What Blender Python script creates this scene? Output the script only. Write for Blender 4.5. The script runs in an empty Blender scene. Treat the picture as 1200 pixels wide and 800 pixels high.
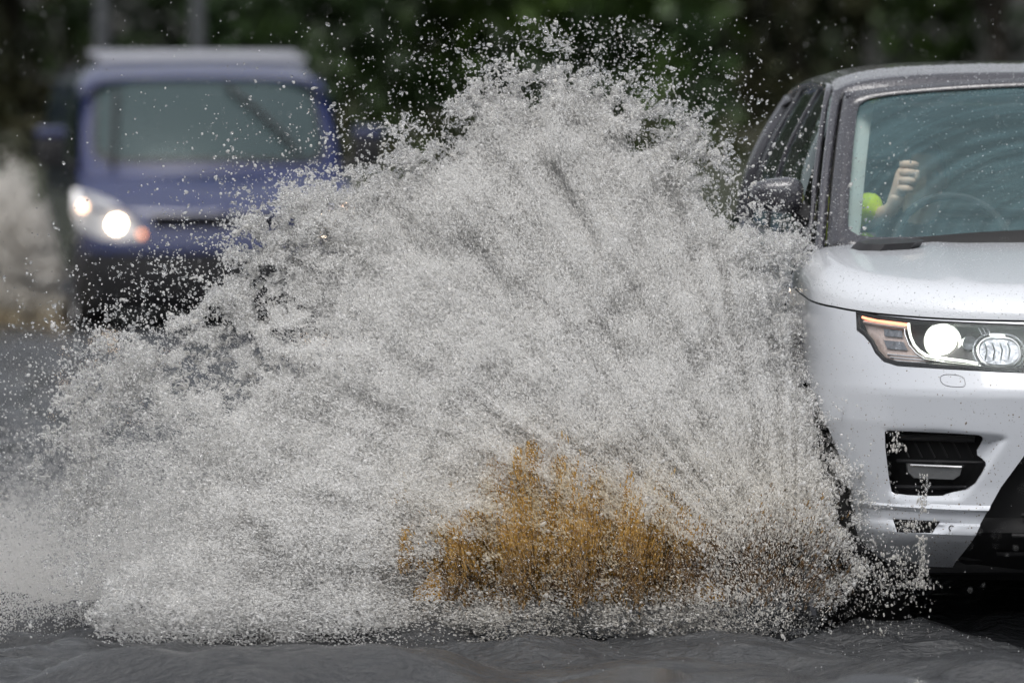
import bpy, bmesh, math, random
import numpy as np
from mathutils import Vector, Matrix
random.seed(7); RNG = np.random.default_rng(11)
R = math.radians
scene = bpy.context.scene
COL = scene.collection

# ------------------------------------------------------------------ camera
CAM_H = 1.58; F_PX = 8000.0; HORIZON = 132.0
cd = bpy.data.cameras.new('camera'); cam = bpy.data.objects.new('camera', cd); COL.objects.link(cam)
cd.sensor_width = 36.0; cd.lens = F_PX*36/1200; cd.clip_start = 0.5; cd.clip_end = 3000
cam.location = (0, 0, CAM_H)
cam.rotation_euler = (R(90) - math.atan((400-HORIZON)/F_PX), 0, 0)
cd.dof.use_dof = True; cd.dof.focus_distance = 20.45; cd.dof.aperture_fstop = 3.1; cd.dof.aperture_blades = 0
scene.camera = cam

# ------------------------------------------------------------------ sky, sun, exposure
SUN_EL, SUN_ROT = R(66), R(195)
world = bpy.data.worlds.new('World'); scene.world = world; world.use_nodes = True
wn = world.node_tree; wn.nodes.clear()
sky = wn.nodes.new('ShaderNodeTexSky'); sky.sky_type = 'NISHITA'; sky.sun_disc = False
sky.sun_elevation = SUN_EL; sky.sun_rotation = SUN_ROT; sky.air_density = 1.0; sky.dust_density = 5.0; sky.ozone_density = 1.0
hs = wn.nodes.new('ShaderNodeHueSaturation'); hs.inputs['Saturation'].default_value = 0.22
bgn = wn.nodes.new('ShaderNodeBackground'); bgn.inputs['Strength'].default_value = 0.15
wo = wn.nodes.new('ShaderNodeOutputWorld')
wn.links.new(sky.outputs[0], hs.inputs['Color']); wn.links.new(hs.outputs[0], bgn.inputs['Color']); wn.links.new(bgn.outputs[0], wo.inputs[0])
sd_ = bpy.data.lights.new('sun', 'SUN'); sd_.energy = 1.1; sd_.angle = R(40); sd_.color = (1, 0.985, 0.96)
sun = bpy.data.objects.new('sun', sd_); COL.objects.link(sun)
# overcast: soft light from high up, a little behind the camera
sun.rotation_euler = (R(24), 0, R(-15))
scene.view_settings.view_transform = 'Standard'; scene.view_settings.look = 'None'
scene.view_settings.gamma = 1.0; scene.view_settings.exposure = 0.24
scene.view_settings.use_curve_mapping = False
scene.render.engine = 'CYCLES'
cy = scene.cycles
cy.max_bounces = 18; cy.diffuse_bounces = 16; cy.glossy_bounces = 4; cy.transmission_bounces = 16; cy.transparent_max_bounces = 24
cy.volume_bounces = 3; cy.caustics_reflective = True; cy.caustics_refractive = False; cy.blur_glossy = 1.0; cy.sample_clamp_indirect = 10.0
cy.use_adaptive_sampling = True; cy.adaptive_threshold = .03; cy.use_denoising = True
try: cy.denoiser = 'OPENIMAGEDENOISE'; cy.denoising_input_passes = 'RGB_ALBEDO_NORMAL'
except Exception: pass

# ------------------------------------------------------------------ helpers
def tag(o, label=None, cat=None, group=None, kind=None):
    if label: o['label'] = label
    if cat: o['category'] = cat
    if group: o['group'] = group
    if kind: o['kind'] = kind
    return o
def link(name, me, mat=None, parent=None):
    o = bpy.data.objects.new(name, me); COL.objects.link(o)
    if mat:
        me.materials.clear(); me.materials.append(mat)
    if parent: o.parent = parent
    return o
def empty(name, loc=(0,0,0), rz=0):
    o = bpy.data.objects.new(name, None); COL.objects.link(o); o.location = loc; o.rotation_euler = (0,0,rz); return o
def mesh_np(name, V, faces, smooth=True):
    """V (n,3) array, faces (m,k) int array (all same k) or list"""
    me = bpy.data.meshes.new(name)
    if isinstance(faces, np.ndarray):
        V = np.ascontiguousarray(V, dtype=np.float32); m, k = faces.shape
        me.vertices.add(len(V)); me.vertices.foreach_set('co', V.ravel())
        me.loops.add(m*k); me.loops.foreach_set('vertex_index', np.ascontiguousarray(faces, dtype=np.int32).ravel())
        me.polygons.add(m)
        me.polygons.foreach_set('loop_start', np.arange(0, m*k, k, dtype=np.int32))
        if smooth: me.polygons.foreach_set('use_smooth', np.ones(m, dtype=bool))
        me.update(calc_edges=True)
    else:
        me.from_pydata([tuple(v) for v in V], [], [tuple(f) for f in faces]); me.update()
        if smooth: me.shade_smooth()
    return me
def grid_mesh(name, P, smooth=True, wrap=False, flip=False):
    """P: (a,b,3)"""
    a, b, _ = P.shape
    idx = np.arange(a*b).reshape(a, b)
    if wrap: idx = np.vstack([idx, idx[:1]])
    f = np.stack([idx[:-1,:-1], idx[1:,:-1], idx[1:,1:], idx[:-1,1:]], -1).reshape(-1, 4)
    if flip: f = f[:, ::-1]
    return mesh_np(name, P.reshape(-1,3), f, smooth)
def finish(me, angle=35):
    me.shade_smooth()
    try: me.set_sharp_from_angle(angle=R(angle))
    except Exception: pass
def from_bm(name, bm, smooth=True, angle=35):
    bmesh.ops.recalc_face_normals(bm, faces=bm.faces)
    me = bpy.data.meshes.new(name); bm.to_mesh(me); bm.free()
    if smooth: finish(me, angle)
    return me
def bm_box(bm, c, s, bev=0.0, rot=None):
    r = bmesh.ops.create_cube(bm, size=1.0); vs = r['verts']
    M = Matrix.Translation(c) @ (rot.to_4x4() if rot is not None else Matrix.Identity(4)) @ Matrix.Diagonal((*s, 1))
    bmesh.ops.transform(bm, matrix=M, verts=vs)
    if bev > 0:
        es = list({e for v in vs for e in v.link_edges})
        bmesh.ops.bevel(bm, geom=es, offset=bev, segments=2, affect='EDGES', profile=0.5)
def bm_tube(bm, pts, r, seg=10, closed=False):
    pts = [Vector(p) for p in pts]; n = len(pts)
    rs = r if hasattr(r, '__len__') else [r]*n
    rings = []; up = Vector((0,0,1)); prev = None
    for i, p in enumerate(pts):
        if closed: t = (pts[(i+1) % n]-pts[i-1])
        else: t = pts[min(i+1, n-1)]-pts[max(i-1, 0)]
        t.normalize()
        if prev is None:
            a = t.cross(up) if abs(t.dot(up)) < .95 else t.cross(Vector((1,0,0)))
        else: a = prev - t*prev.dot(t)
        a.normalize(); prev = a; b = t.cross(a)
        rings.append([bm.verts.new(p + (a*math.cos(2*math.pi*k/seg)+b*math.sin(2*math.pi*k/seg))*rs[i]) for k in range(seg)])
    m = n if closed else n-1
    for i in range(m):
        A, B = rings[i], rings[(i+1) % n]
        for k in range(seg): bm.faces.new((A[k], A[(k+1) % seg], B[(k+1) % seg], B[k]))
    if not closed:
        bm.faces.new(rings[0][::-1]); bm.faces.new(rings[-1])
def bm_prism(bm, pts, axis, a, b):
    """polygon pts (2d) extruded along axis 0/1/2 from a to b"""
    def mk(p, t):
        if axis == 1: return (p[0], t, p[1])
        if axis == 0: return (t, p[0], p[1])
        return (p[0], p[1], t)
    A = [bm.verts.new(mk(p, a)) for p in pts]; B = [bm.verts.new(mk(p, b)) for p in pts]
    n = len(pts)
    bm.faces.new(A); bm.faces.new(B[::-1])
    for i in range(n): bm.faces.new((A[i], B[i], B[(i+1) % n], A[(i+1) % n]))
def bm_lathe(bm, prof, axis='x', center=(0,0,0), seg=40):
    """prof list of (r, h); revolve about axis through center; closed profile loop"""
    rings = []
    for k in range(seg):
        a = 2*math.pi*k/seg; ring = []
        for (r, h) in prof:
            if axis == 'x': v = (h, r*math.cos(a), r*math.sin(a))
            elif axis == 'y': v = (r*math.cos(a), h, r*math.sin(a))
            else: v = (r*math.cos(a), r*math.sin(a), h)
            ring.append(bm.verts.new(Vector(v)+Vector(center)))
        rings.append(ring)
    n = len(prof)
    for k in range(seg):
        A, B = rings[k], rings[(k+1) % seg]
        for i in range(n): bm.faces.new((A[i], A[(i+1) % n], B[(i+1) % n], B[i]))
def outward(o):
    bm = bmesh.new(); bm.from_mesh(o.data); bmesh.ops.recalc_face_normals(bm, faces=bm.faces); bm.to_mesh(o.data); bm.free()
def evaluated(o, mods):
    """apply modifiers without operators"""
    for kind, kw in mods:
        m = o.modifiers.new('m', kind)
        for k, v in kw.items(): setattr(m, k, v)
    dg = bpy.context.evaluated_depsgraph_get(); dg.update()
    me = bpy.data.meshes.new_from_object(o.evaluated_get(dg))
    o.modifiers.clear(); old = o.data; o.data = me
    return me
def boolean(o, cutter_me, op='DIFFERENCE'):
    """cut with a prism; tries other solver settings when a cut comes out wrong"""
    outward(o); src = o.data; n0 = len(src.vertices)
    size = lambda me: sum(p.area for p in me.polygons)
    a0 = size(src)
    for k, kw in enumerate((dict(solver='EXACT'), dict(solver='EXACT', use_self=True), dict(solver='FAST'), dict(solver='EXACT', use_hole_tolerant=True), dict(solver='EXACT', use_self=True, use_hole_tolerant=True))):
        o.data = src; cm_ = cutter_me.copy()
        if k: cm_.transform(Matrix.Translation((.00031*k, 0, .00023*k)))
        c = bpy.data.objects.new('cutter', cm_); COL.objects.link(c)
        evaluated(o, [('BOOLEAN', dict(object=c, operation=op, **kw))])
        bpy.data.objects.remove(c)
        if op != 'DIFFERENCE' or (size(o.data) > .6*a0 and len(o.data.vertices) > .5*n0): break
        print('RETRY', k)
def smooth_poly(pts, it=2):
    pts = [tuple(p) for p in pts]
    for _ in range(it):
        q = []
        for i in range(len(pts)):
            a = pts[i]; b = pts[(i+1) % len(pts)]
            q.append((a[0]*.75+b[0]*.25, a[1]*.75+b[1]*.25)); q.append((a[0]*.25+b[0]*.75, a[1]*.25+b[1]*.75))
        pts = q
    return pts
def sdist(px, pz, poly):
    """signed distance, + inside; arrays"""
    px = np.asarray(px, float); pz = np.asarray(pz, float)
    d = np.full(px.shape, 1e9); inside = np.zeros(px.shape, bool)
    n = len(poly)
    for i in range(n):
        x0, z0 = poly[i]; x1, z1 = poly[(i+1) % n]
        ex, ez = x1-x0, z1-z0; L2 = ex*ex+ez*ez+1e-12
        t = np.clip(((px-x0)*ex+(pz-z0)*ez)/L2, 0, 1)
        d = np.minimum(d, np.hypot(px-x0-t*ex, pz-z0-t*ez))
        c = ((z0 > pz) != (z1 > pz)) & (px < (x1-x0)*(pz-z0)/((z1-z0) if z1 != z0 else 1e-12)+x0)
        inside ^= c
    return np.where(inside, d, -d)
def sstep(a, b, x): t = np.clip((x-a)/(b-a), 0, 1); return t*t*(3-2*t)
def vnoise(x, y, scale, seed, n=256):
    g = np.random.default_rng(seed).random((n, n))
    x = np.asarray(x)/scale; y = np.asarray(y)/scale
    xi = np.floor(x).astype(int); yi = np.floor(y).astype(int); fx = x-xi; fy = y-yi
    fx = fx*fx*(3-2*fx); fy = fy*fy*(3-2*fy)
    G = lambda a, b: g[a % n, b % n]
    return (G(xi,yi)*(1-fx)+G(xi+1,yi)*fx)*(1-fy)+(G(xi,yi+1)*(1-fx)+G(xi+1,yi+1)*fx)*fy

# ------------------------------------------------------------------ materials
def mat(name, col=(.5,.5,.5), rough=.5, metal=0.0, coat=0.0, spec=.5, trans=0.0, ior=1.45, emit=None, estr=0.0, bump=None, var=None):
    m = bpy.data.materials.new(name); m.use_nodes = True; nt = m.node_tree; b = nt.nodes['Principled BSDF']
    b.inputs['Base Color'].default_value = (*col, 1); b.inputs['Roughness'].default_value = rough
    b.inputs['Metallic'].default_value = metal; b.inputs['Coat Weight'].default_value = coat; b.inputs['Coat Roughness'].default_value = .04
    b.inputs['Specular IOR Level'].default_value = spec; b.inputs['Transmission Weight'].default_value = trans; b.inputs['IOR'].default_value = ior
    if emit: b.inputs['Emission Color'].default_value = (*emit, 1); b.inputs['Emission Strength'].default_value = estr
    tc = nt.nodes.new('ShaderNodeTexCoord')
    if var:   # (scale, amount): colour mottling of the surface itself
        n = nt.nodes.new('ShaderNodeTexNoise'); n.inputs['Scale'].default_value = var[0]; n.inputs['Detail'].default_value = 5
        nt.links.new(tc.outputs['Object'], n.inputs['Vector'])
        mx = nt.nodes.new('ShaderNodeMix'); mx.data_type = 'RGBA'
        mx.inputs['A'].default_value = (*[c*(1-var[1]) for c in col], 1); mx.inputs['B'].default_value = (*[min(1, c*(1+var[1])) for c in col], 1)
        nt.links.new(n.outputs['Fac'], mx.inputs['Factor']); nt.links.new(mx.outputs['Result'], b.inputs['Base Color'])
    if bump:  # (scale, strength, distance)
        n = nt.nodes.new('ShaderNodeTexNoise'); n.inputs['Scale'].default_value = bump[0]; n.inputs['Detail'].default_value = 3
        nt.links.new(tc.outputs['Object'], n.inputs['Vector'])
        bp = nt.nodes.new('ShaderNodeBump'); bp.inputs['Strength'].default_value = bump[1]; bp.inputs['Distance'].default_value = bump[2]
        nt.links.new(n.outputs['Fac'], bp.inputs['Height']); nt.links.new(bp.outputs[0], b.inputs['Normal'])
    return m
def beads(m, scale=160, strength=.5, dist=.002):
    """water beads standing on the surface, as bump"""
    nt = m.node_tree; b = nt.nodes['Principled BSDF']
    tc = nt.nodes.new('ShaderNodeTexCoord')
    v = nt.nodes.new('ShaderNodeTexVoronoi'); v.inputs['Scale'].default_value = scale; v.inputs['Randomness'].default_value = 1
    nt.links.new(tc.outputs['Object'], v.inputs['Vector'])
    r = nt.nodes.new('ShaderNodeMapRange'); r.inputs['From Min'].default_value = .18; r.inputs['From Max'].default_value = .38
    r.inputs['To Min'].default_value = 1; r.inputs['To Max'].default_value = 0; r.interpolation_type = 'SMOOTHSTEP'
    nt.links.new(v.outputs['Distance'], r.inputs['Value'])
    bp = nt.nodes.new('ShaderNodeBump'); bp.inputs['Strength'].default_value = strength; bp.inputs['Distance'].default_value = dist
    nt.links.new(r.outputs[0], bp.inputs['Height']); nt.links.new(bp.outputs[0], b.inputs['Coat Normal']); nt.links.new(bp.outputs[0], b.inputs['Normal'])
    return m
M = {}
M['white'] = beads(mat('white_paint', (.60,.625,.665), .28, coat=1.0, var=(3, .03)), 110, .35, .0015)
M['white_shaded'] = mat('white_paint_shaded', (.53,.555,.60), .3, coat=1.0, var=(2.5, .04), bump=(40, .05, .002))  # same white paint, darkened for the weaker light on upright faces
M['blackgloss'] = beads(mat('black_gloss', (.028,.028,.036), .22, coat=1.0), 150, .8, .002)
M['roofdark'] = beads(mat('dark_roof_paint', (.045,.045,.056), .27, metal=.1, coat=1.0), 130, 1.0, .003)
M['black'] = mat('black_plastic', (.018,.018,.02), .45, bump=(60, .2, .002))
M['liner'] = mat('dark_liner', (.012,.012,.013), .7)
M['rubber'] = mat('rubber', (.015,.015,.015), .6, bump=(50, .3, .003))
M['alloy'] = mat('alloy', (.25,.25,.26), .3, metal=.9)
M['chrome'] = mat('chrome', (.8,.8,.8), .12, metal=1.0)
M['silver'] = mat('satin_silver', (.55,.56,.55), .3, metal=.6, bump=(90, .2, .002))
M['fogglass'] = mat('fog_lamp_glass', (.16,.165,.17), .3, metal=.3, bump=(70, .5, .004))
M['lensgrey'] = mat('lens_reflector', (.22,.23,.25), .3, metal=.7, bump=(35, .8, .01))
M['amber'] = mat('amber_strip', (.9,.3,.12), .3, emit=(1.0,.33,.18), estr=2.6)
M['amberpale'] = mat('pale_reflector', (.62,.5,.45), .25, metal=.4, bump=(80, .5, .004))
M['lamp'] = mat('lit_lamp', (1,1,1), .3, emit=(1.0,1.0,.86), estr=14)
M['lampsoft'] = mat('lit_reflector', (.9,.9,.85), .3, emit=(.95,1.0,.88), estr=.9)  # trim round the lamp; the lamp light it catches is put in as emission
M['lampbowl'] = mat('lit_bowl', (.9,.9,.85), .3, emit=(1,1,.86), estr=2.6)  # reflected lamp light and glare put into the bowl as emission
M['vanlamp'] = mat('lit_halogen', (1,1,1), .3, emit=(1.0,.78,.55), estr=22)
M['vanlamp2'] = mat('lit_side_lamp', (1,1,1), .3, emit=(1.0,.62,.38), estr=5)
M['vanlamp3'] = mat('lit_indicator', (1,.5,.3), .3, emit=(1.0,.36,.16), estr=2.2)
M['vanrefl'] = mat('headlamp_reflector', (.55,.55,.56), .3, metal=.3)
M['vanblue'] = mat('blue_paint', (.014,.022,.085), .3, metal=.0, coat=1.0, var=(2, .1))
M['vanroof'] = mat('pale_bar', (.30,.31,.35), .4)
M['skin'] = mat('skin', (.72,.50,.39), .5, bump=(60, .2, .002), var=(30, .12))
M['hivis'] = mat('hi_vis_cloth', (.78,1.0,.03), .7, bump=(25, .5, .01), emit=None)
M['cloth'] = mat('dark_cloth', (.03,.035,.05), .8, bump=(30, .4, .006))
M['hair'] = mat('hair', (.03,.022,.016), .7, bump=(80, .6, .006))
M['seat'] = mat('dark_leather', (.025,.025,.028), .5, bump=(40, .3, .004))
M['trim'] = mat('cream_pillar_trim', (.80,.82,.78), .6, bump=(60, .1, .002))
M['dash'] = mat('dashboard', (.02,.022,.024), .6, bump=(60, .2, .003))
M['pole'] = mat('galvanised_pole', (.09,.095,.105), .5, metal=.4)
M['bark'] = mat('bark', (.028,.024,.018), .9, bump=(12, .8, .03), var=(8, .4))

def glass_mat(name, tint, film, film_amt, swipes=False, ior=1.5, wavy=.12):
    m = bpy.data.materials.new(name); m.use_nodes = True; nt = m.node_tree; nt.nodes.clear(); N = nt.nodes.new; L = nt.links.new
    out = N('ShaderNodeOutputMaterial'); tr = N('ShaderNodeBsdfTransparent'); tr.inputs[0].default_value = (*tint, 1)
    gl = N('ShaderNodeBsdfGlossy'); gl.inputs['Roughness'].default_value = .03; gl.inputs['Color'].default_value = (.88,1,1,1)
    fr = N('ShaderNodeFresnel'); fr.inputs['IOR'].default_value = ior
    df = N('ShaderNodeBsdfDiffuse'); df.inputs['Color'].default_value = (*film, 1)
    mx = N('ShaderNodeMixShader'); mx2 = N('ShaderNodeMixShader'); mx2.inputs[0].default_value = film_amt
    geo = N('ShaderNodeTexCoord')
    bn = N('ShaderNodeTexNoise'); bn.inputs['Scale'].default_value = 9; bn.inputs['Detail'].default_value = 3
    mp = N('ShaderNodeMapping'); mp.inputs['Scale'].default_value = (1, 1, 5); L(geo.outputs['Object'], mp.inputs[0]); L(mp.outputs[0], bn.inputs['Vector'])
    bp = N('ShaderNodeBump'); bp.inputs['Strength'].default_value = wavy; bp.inputs['Distance'].default_value = .02
    L(bn.outputs['Fac'], bp.inputs['Height']); L(bp.outputs[0], gl.inputs['Normal'])
    if swipes:  # smears left by the wiper: arcs about its pivot, plus level streaks
        sub = N('ShaderNodeVectorMath'); sub.operation = 'SUBTRACT'; sub.inputs[1].default_value = SWIPE_C; L(geo.outputs['Object'], sub.inputs[0])
        ln = N('ShaderNodeVectorMath'); ln.operation = 'LENGTH'; L(sub.outputs[0], ln.inputs[0])
        ml = N('ShaderNodeMath'); ml.operation = 'MULTIPLY'; ml.inputs[1].default_value = 26; L(ln.outputs['Value'], ml.inputs[0])
        nz = N('ShaderNodeTexNoise'); nz.noise_dimensions = '1D'; nz.inputs['Scale'].default_value = 1; nz.inputs['Detail'].default_value = 4; L(ml.outputs[0], nz.inputs['W'])
        n2 = N('ShaderNodeTexNoise'); n2.inputs['Scale'].default_value = 3.0; n2.inputs['Detail'].default_value = 4
        mp2 = N('ShaderNodeMapping'); mp2.inputs['Scale'].default_value = (1, 1, 7); L(geo.outputs['Object'], mp2.inputs[0]); L(mp2.outputs[0], n2.inputs['Vector'])
        ad = N('ShaderNodeMath'); ad.operation = 'MULTIPLY'; L(nz.outputs['Fac'], ad.inputs[0]); L(n2.outputs['Fac'], ad.inputs[1])
        mr = N('ShaderNodeMapRange'); mr.inputs['From Min'].default_value = .16; mr.inputs['From Max'].default_value = .36
        mr.inputs['To Min'].default_value = film_amt*.75; mr.inputs['To Max'].default_value = film_amt*1.35
        L(ad.outputs[0], mr.inputs['Value']); L(mr.outputs[0], mx2.inputs[0])
    L(fr.outputs[0], mx.inputs[0]); L(tr.outputs[0], mx.inputs[1]); L(gl.outputs[0], mx.inputs[2])
    L(mx.outputs[0], mx2.inputs[1]); L(df.outputs[0], mx2.inputs[2]); L(mx2.outputs[0], out.inputs[0])
    return m
SWIPE_C = (-.15, 1.45, 1.10)
M['screen'] = glass_mat('windscreen_glass', (.90,.97,.96), (.24,.42,.47), .13, True)
M['doorglass'] = glass_mat('door_glass', (.7,.75,.75), (.2,.22,.22), .04)
M['tint'] = glass_mat('tinted_glass', (.10,.11,.11), (.2,.22,.22), .05)
M['lens'] = glass_mat('lamp_cover', (.97,.975,.98), (.6,.6,.6), .015, ior=1.18, wavy=0)
M['vanglass'] = glass_mat('van_glass', (.5,.6,.62), (.22,.32,.34), .16)

def leaf_mat(name, a, b, sc=3):
    m = mat(name, a, .55); nt = m.node_tree; bs = nt.nodes['Principled BSDF']
    g = nt.nodes.new('ShaderNodeTexCoord'); n = nt.nodes.new('ShaderNodeTexNoise'); n.inputs['Scale'].default_value = sc; n.inputs['Detail'].default_value = 3
    nt.links.new(g.outputs['Object'], n.inputs['Vector'])
    r = nt.nodes.new('ShaderNodeValToRGB'); r.color_ramp.elements[0].position = .4; r.color_ramp.elements[1].position = .62
    r.color_ramp.elements[0].color = (*a, 1); r.color_ramp.elements[1].color = (*b, 1)
    nt.links.new(n.outputs['Fac'], r.inputs[0]); nt.links.new(r.outputs[0], bs.inputs['Base Color'])
    return m
M['leaf'] = [leaf_mat('dark_leaves', (.011,.027,.007), (.028,.054,.011), 1.2),
             leaf_mat('mid_leaves', (.014,.034,.007), (.050,.090,.012), 1.0),
             leaf_mat('olive_leaves', (.028,.034,.014), (.050,.048,.020), 1.0)]

def drop_mat(name, base, glassmix=True, rough=.12):
    """water drops: aerated white water mixed with clear drops; 'tint' = mud in the water, 'clear' = how clear each drop is"""
    m = bpy.data.materials.new(name); m.use_nodes = True; nt = m.node_tree; nt.nodes.clear(); N = nt.nodes.new; L = nt.links.new
    out = N('ShaderNodeOutputMaterial')
    at = N('ShaderNodeAttribute'); at.attribute_name = 'tint'
    ac = N('ShaderNodeAttribute'); ac.attribute_name = 'clear'
    rp = N('ShaderNodeValToRGB'); cr = rp.color_ramp
    cr.elements[0].position = 0; cr.elements[0].color = (*base, 1)
    cr.elements[1].position = 1; cr.elements[1].color = (.16,.08,.025,1)
    e = cr.elements.new(.5); e.color = (.68,.41,.085,1)
    e = cr.elements.new(.25); e.color = (.85,.74,.52,1)
    L(at.outputs['Fac'], rp.inputs[0])
    d = N('ShaderNodeBsdfDiffuse'); t = N('ShaderNodeBsdfTranslucent'); L(rp.outputs[0], d.inputs[0]); L(rp.outputs[0], t.inputs[0])
    m1 = N('ShaderNodeMixShader'); m1.inputs[0].default_value = .55; L(d.outputs[0], m1.inputs[1]); L(t.outputs[0], m1.inputs[2])
    gs = N('ShaderNodeBsdfGlossy'); gs.inputs['Roughness'].default_value = rough
    fr = N('ShaderNodeFresnel'); fr.inputs['IOR'].default_value = 1.4
    m2 = N('ShaderNodeMixShader'); L(fr.outputs[0], m2.inputs[0]); L(m1.outputs[0], m2.inputs[1]); L(gs.outputs[0], m2.inputs[2])
    if glassmix:
        g = N('ShaderNodeBsdfGlass'); g.inputs['IOR'].default_value = 1.33; g.inputs['Roughness'].default_value = .02
        m3 = N('ShaderNodeMixShader'); L(ac.outputs['Fac'], m3.inputs[0]); L(m2.outputs[0], m3.inputs[1]); L(g.outputs[0], m3.inputs[2])
        last = m3
    else: last = m2
    tp = N('ShaderNodeBsdfTransparent'); m4 = N('ShaderNodeMixShader'); m4.inputs[0].default_value = .36   # light goes straight through part of each drop
    L(last.outputs[0], m4.inputs[1]); L(tp.outputs[0], m4.inputs[2]); L(m4.outputs[0], out.inputs[0])
    return m
M['drops'] = drop_mat('splash_water', (.972,.972,.972))
M['mist'] = drop_mat('mist_water', (.96,.96,.97), False, .3)

# ------------------------------------------------------------------ ground, road, flood water
def road_x(y): return 1.6 - (y-20)*.115 - np.maximum(0, y-48)**2*.02
def ground_z(x, y):
    d = np.abs(x-road_x(y))
    z = -.09 + sstep(6.2, 8.5, d)*.5 + sstep(62, 72, y)*.55*sstep(-60, 0, x) + sstep(5.2,5.3,d)*.02
    return z + (vnoise(x+500, y+500, 3.1, 3)-.5)*.12*sstep(6.5, 9, d)
ys = np.concatenate([np.linspace(-60, 8, 20), np.linspace(10, 110, 101), np.linspace(115, 1500, 24)])
xs = np.concatenate([np.linspace(-900, -45, 14), np.linspace(-40, 40, 161), np.linspace(45, 900, 14)])
X, Y = np.meshgrid(xs, ys, indexing='ij')
gm = mat('verge_ground', (.022,.026,.013), .9, bump=(3, .5, .05), var=(1.5, .4))
tag(link('ground', grid_mesh('ground', np.stack([X, Y, ground_z(X, Y)], -1), flip=False), gm), 'grassy verge ground around the flooded road', kind='structure')
yr = np.linspace(-20, 70, 180); e = np.linspace(-5.1, 5.1, 12)
Er, Yr = np.meshgrid(e, yr, indexing='ij')
tag(link('road', grid_mesh('road', np.stack([road_x(Yr)+Er, Yr, np.full_like(Yr, -.082)], -1)), mat('asphalt', (.045,.045,.048), .7, bump=(60, .4, .01), var=(4, .2))), 'grey asphalt road under the flood water', kind='structure')

def wave(x, y):
    z = np.zeros_like(x)
    rg = np.random.default_rng(5)
    for i in range(26):
        a = rg.normal(0, .75)+math.pi/2; lam = .16*1.17**i if i < 16 else rg.uniform(.2, 1.2); k = 2*math.pi/lam
        amp = .0095*lam**.8*(1.6 if lam > .5 else 1)
        z += amp*np.sin((x*math.cos(a)+y*math.sin(a))*k + rg.uniform(0, 6.28) + 1.6*(vnoise(x+50, y+50, 2.2, 40+i)-.5))
    return z
# choppy wash round the splash: broken crests where the thrown water lands
def chop(x, y):
    m = np.exp(-((x+.3)/2.3)**2)*np.exp(-((y-20.6)/1.3)**2)
    n = (1-np.abs(2*vnoise(x*1.0+20, y*2.2+20, .22, 61)-1))**3*.028 + (1-np.abs(2*vnoise(x+9, y*2.4+3, .09, 62)-1))**3*.011
    n += .035*np.exp(-((y-20.28-.12*np.sin(x*2.1)-.10*(vnoise(x+30, y*0+5, .35, 63)-.5))/.055)**2)*(.35+vnoise(x+4, y*0, .25, 64))*sstep(1.0, .3, x)
    return n*m
yw = np.concatenate([np.linspace(6, 18.4, 60), np.linspace(18.42, 23.5, 420), 23.5+np.cumsum(np.linspace(.02, .32, 330))])
xw = np.concatenate([np.linspace(-16, -2.9, 60), np.linspace(-2.88, 2.88, 560), np.linspace(2.9, 14, 50)])
X, Y = np.meshgrid(xw, yw, indexing='ij')
wm = bpy.data.materials.new('flood_water'); wm.use_nodes = True; nt = wm.node_tree; b = nt.nodes['Principled BSDF']
b.inputs['Base Color'].default_value = (.038,.040,.043,1); b.inputs['Roughness'].default_value = .10; b.inputs['IOR'].default_value = 1.33
tc = nt.nodes.new('ShaderNodeTexCoord'); n1 = nt.nodes.new('ShaderNodeTexNoise'); n1.inputs['Scale'].default_value = 38; n1.inputs['Detail'].default_value = 4; n1.inputs['Roughness'].default_value = .6
mpn = nt.nodes.new('ShaderNodeMapping'); mpn.inputs['Scale'].default_value = (.8, 1.5, 1)
nt.links.new(tc.outputs['Object'], mpn.inputs[0]); nt.links.new(mpn.outputs[0], n1.inputs['Vector'])
bp = nt.nodes.new('ShaderNodeBump'); bp.inputs['Strength'].default_value = .6; bp.inputs['Distance'].default_value = .03
nt.links.new(n1.outputs['Fac'], bp.inputs['Height']); nt.links.new(bp.outputs[0], b.inputs['Normal'])
tag(link('water', grid_mesh('water', np.stack([X, Y, wave(X, Y)+chop(X, Y)], -1)), wm), 'dark rippled flood water covering the road', kind='structure')

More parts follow.
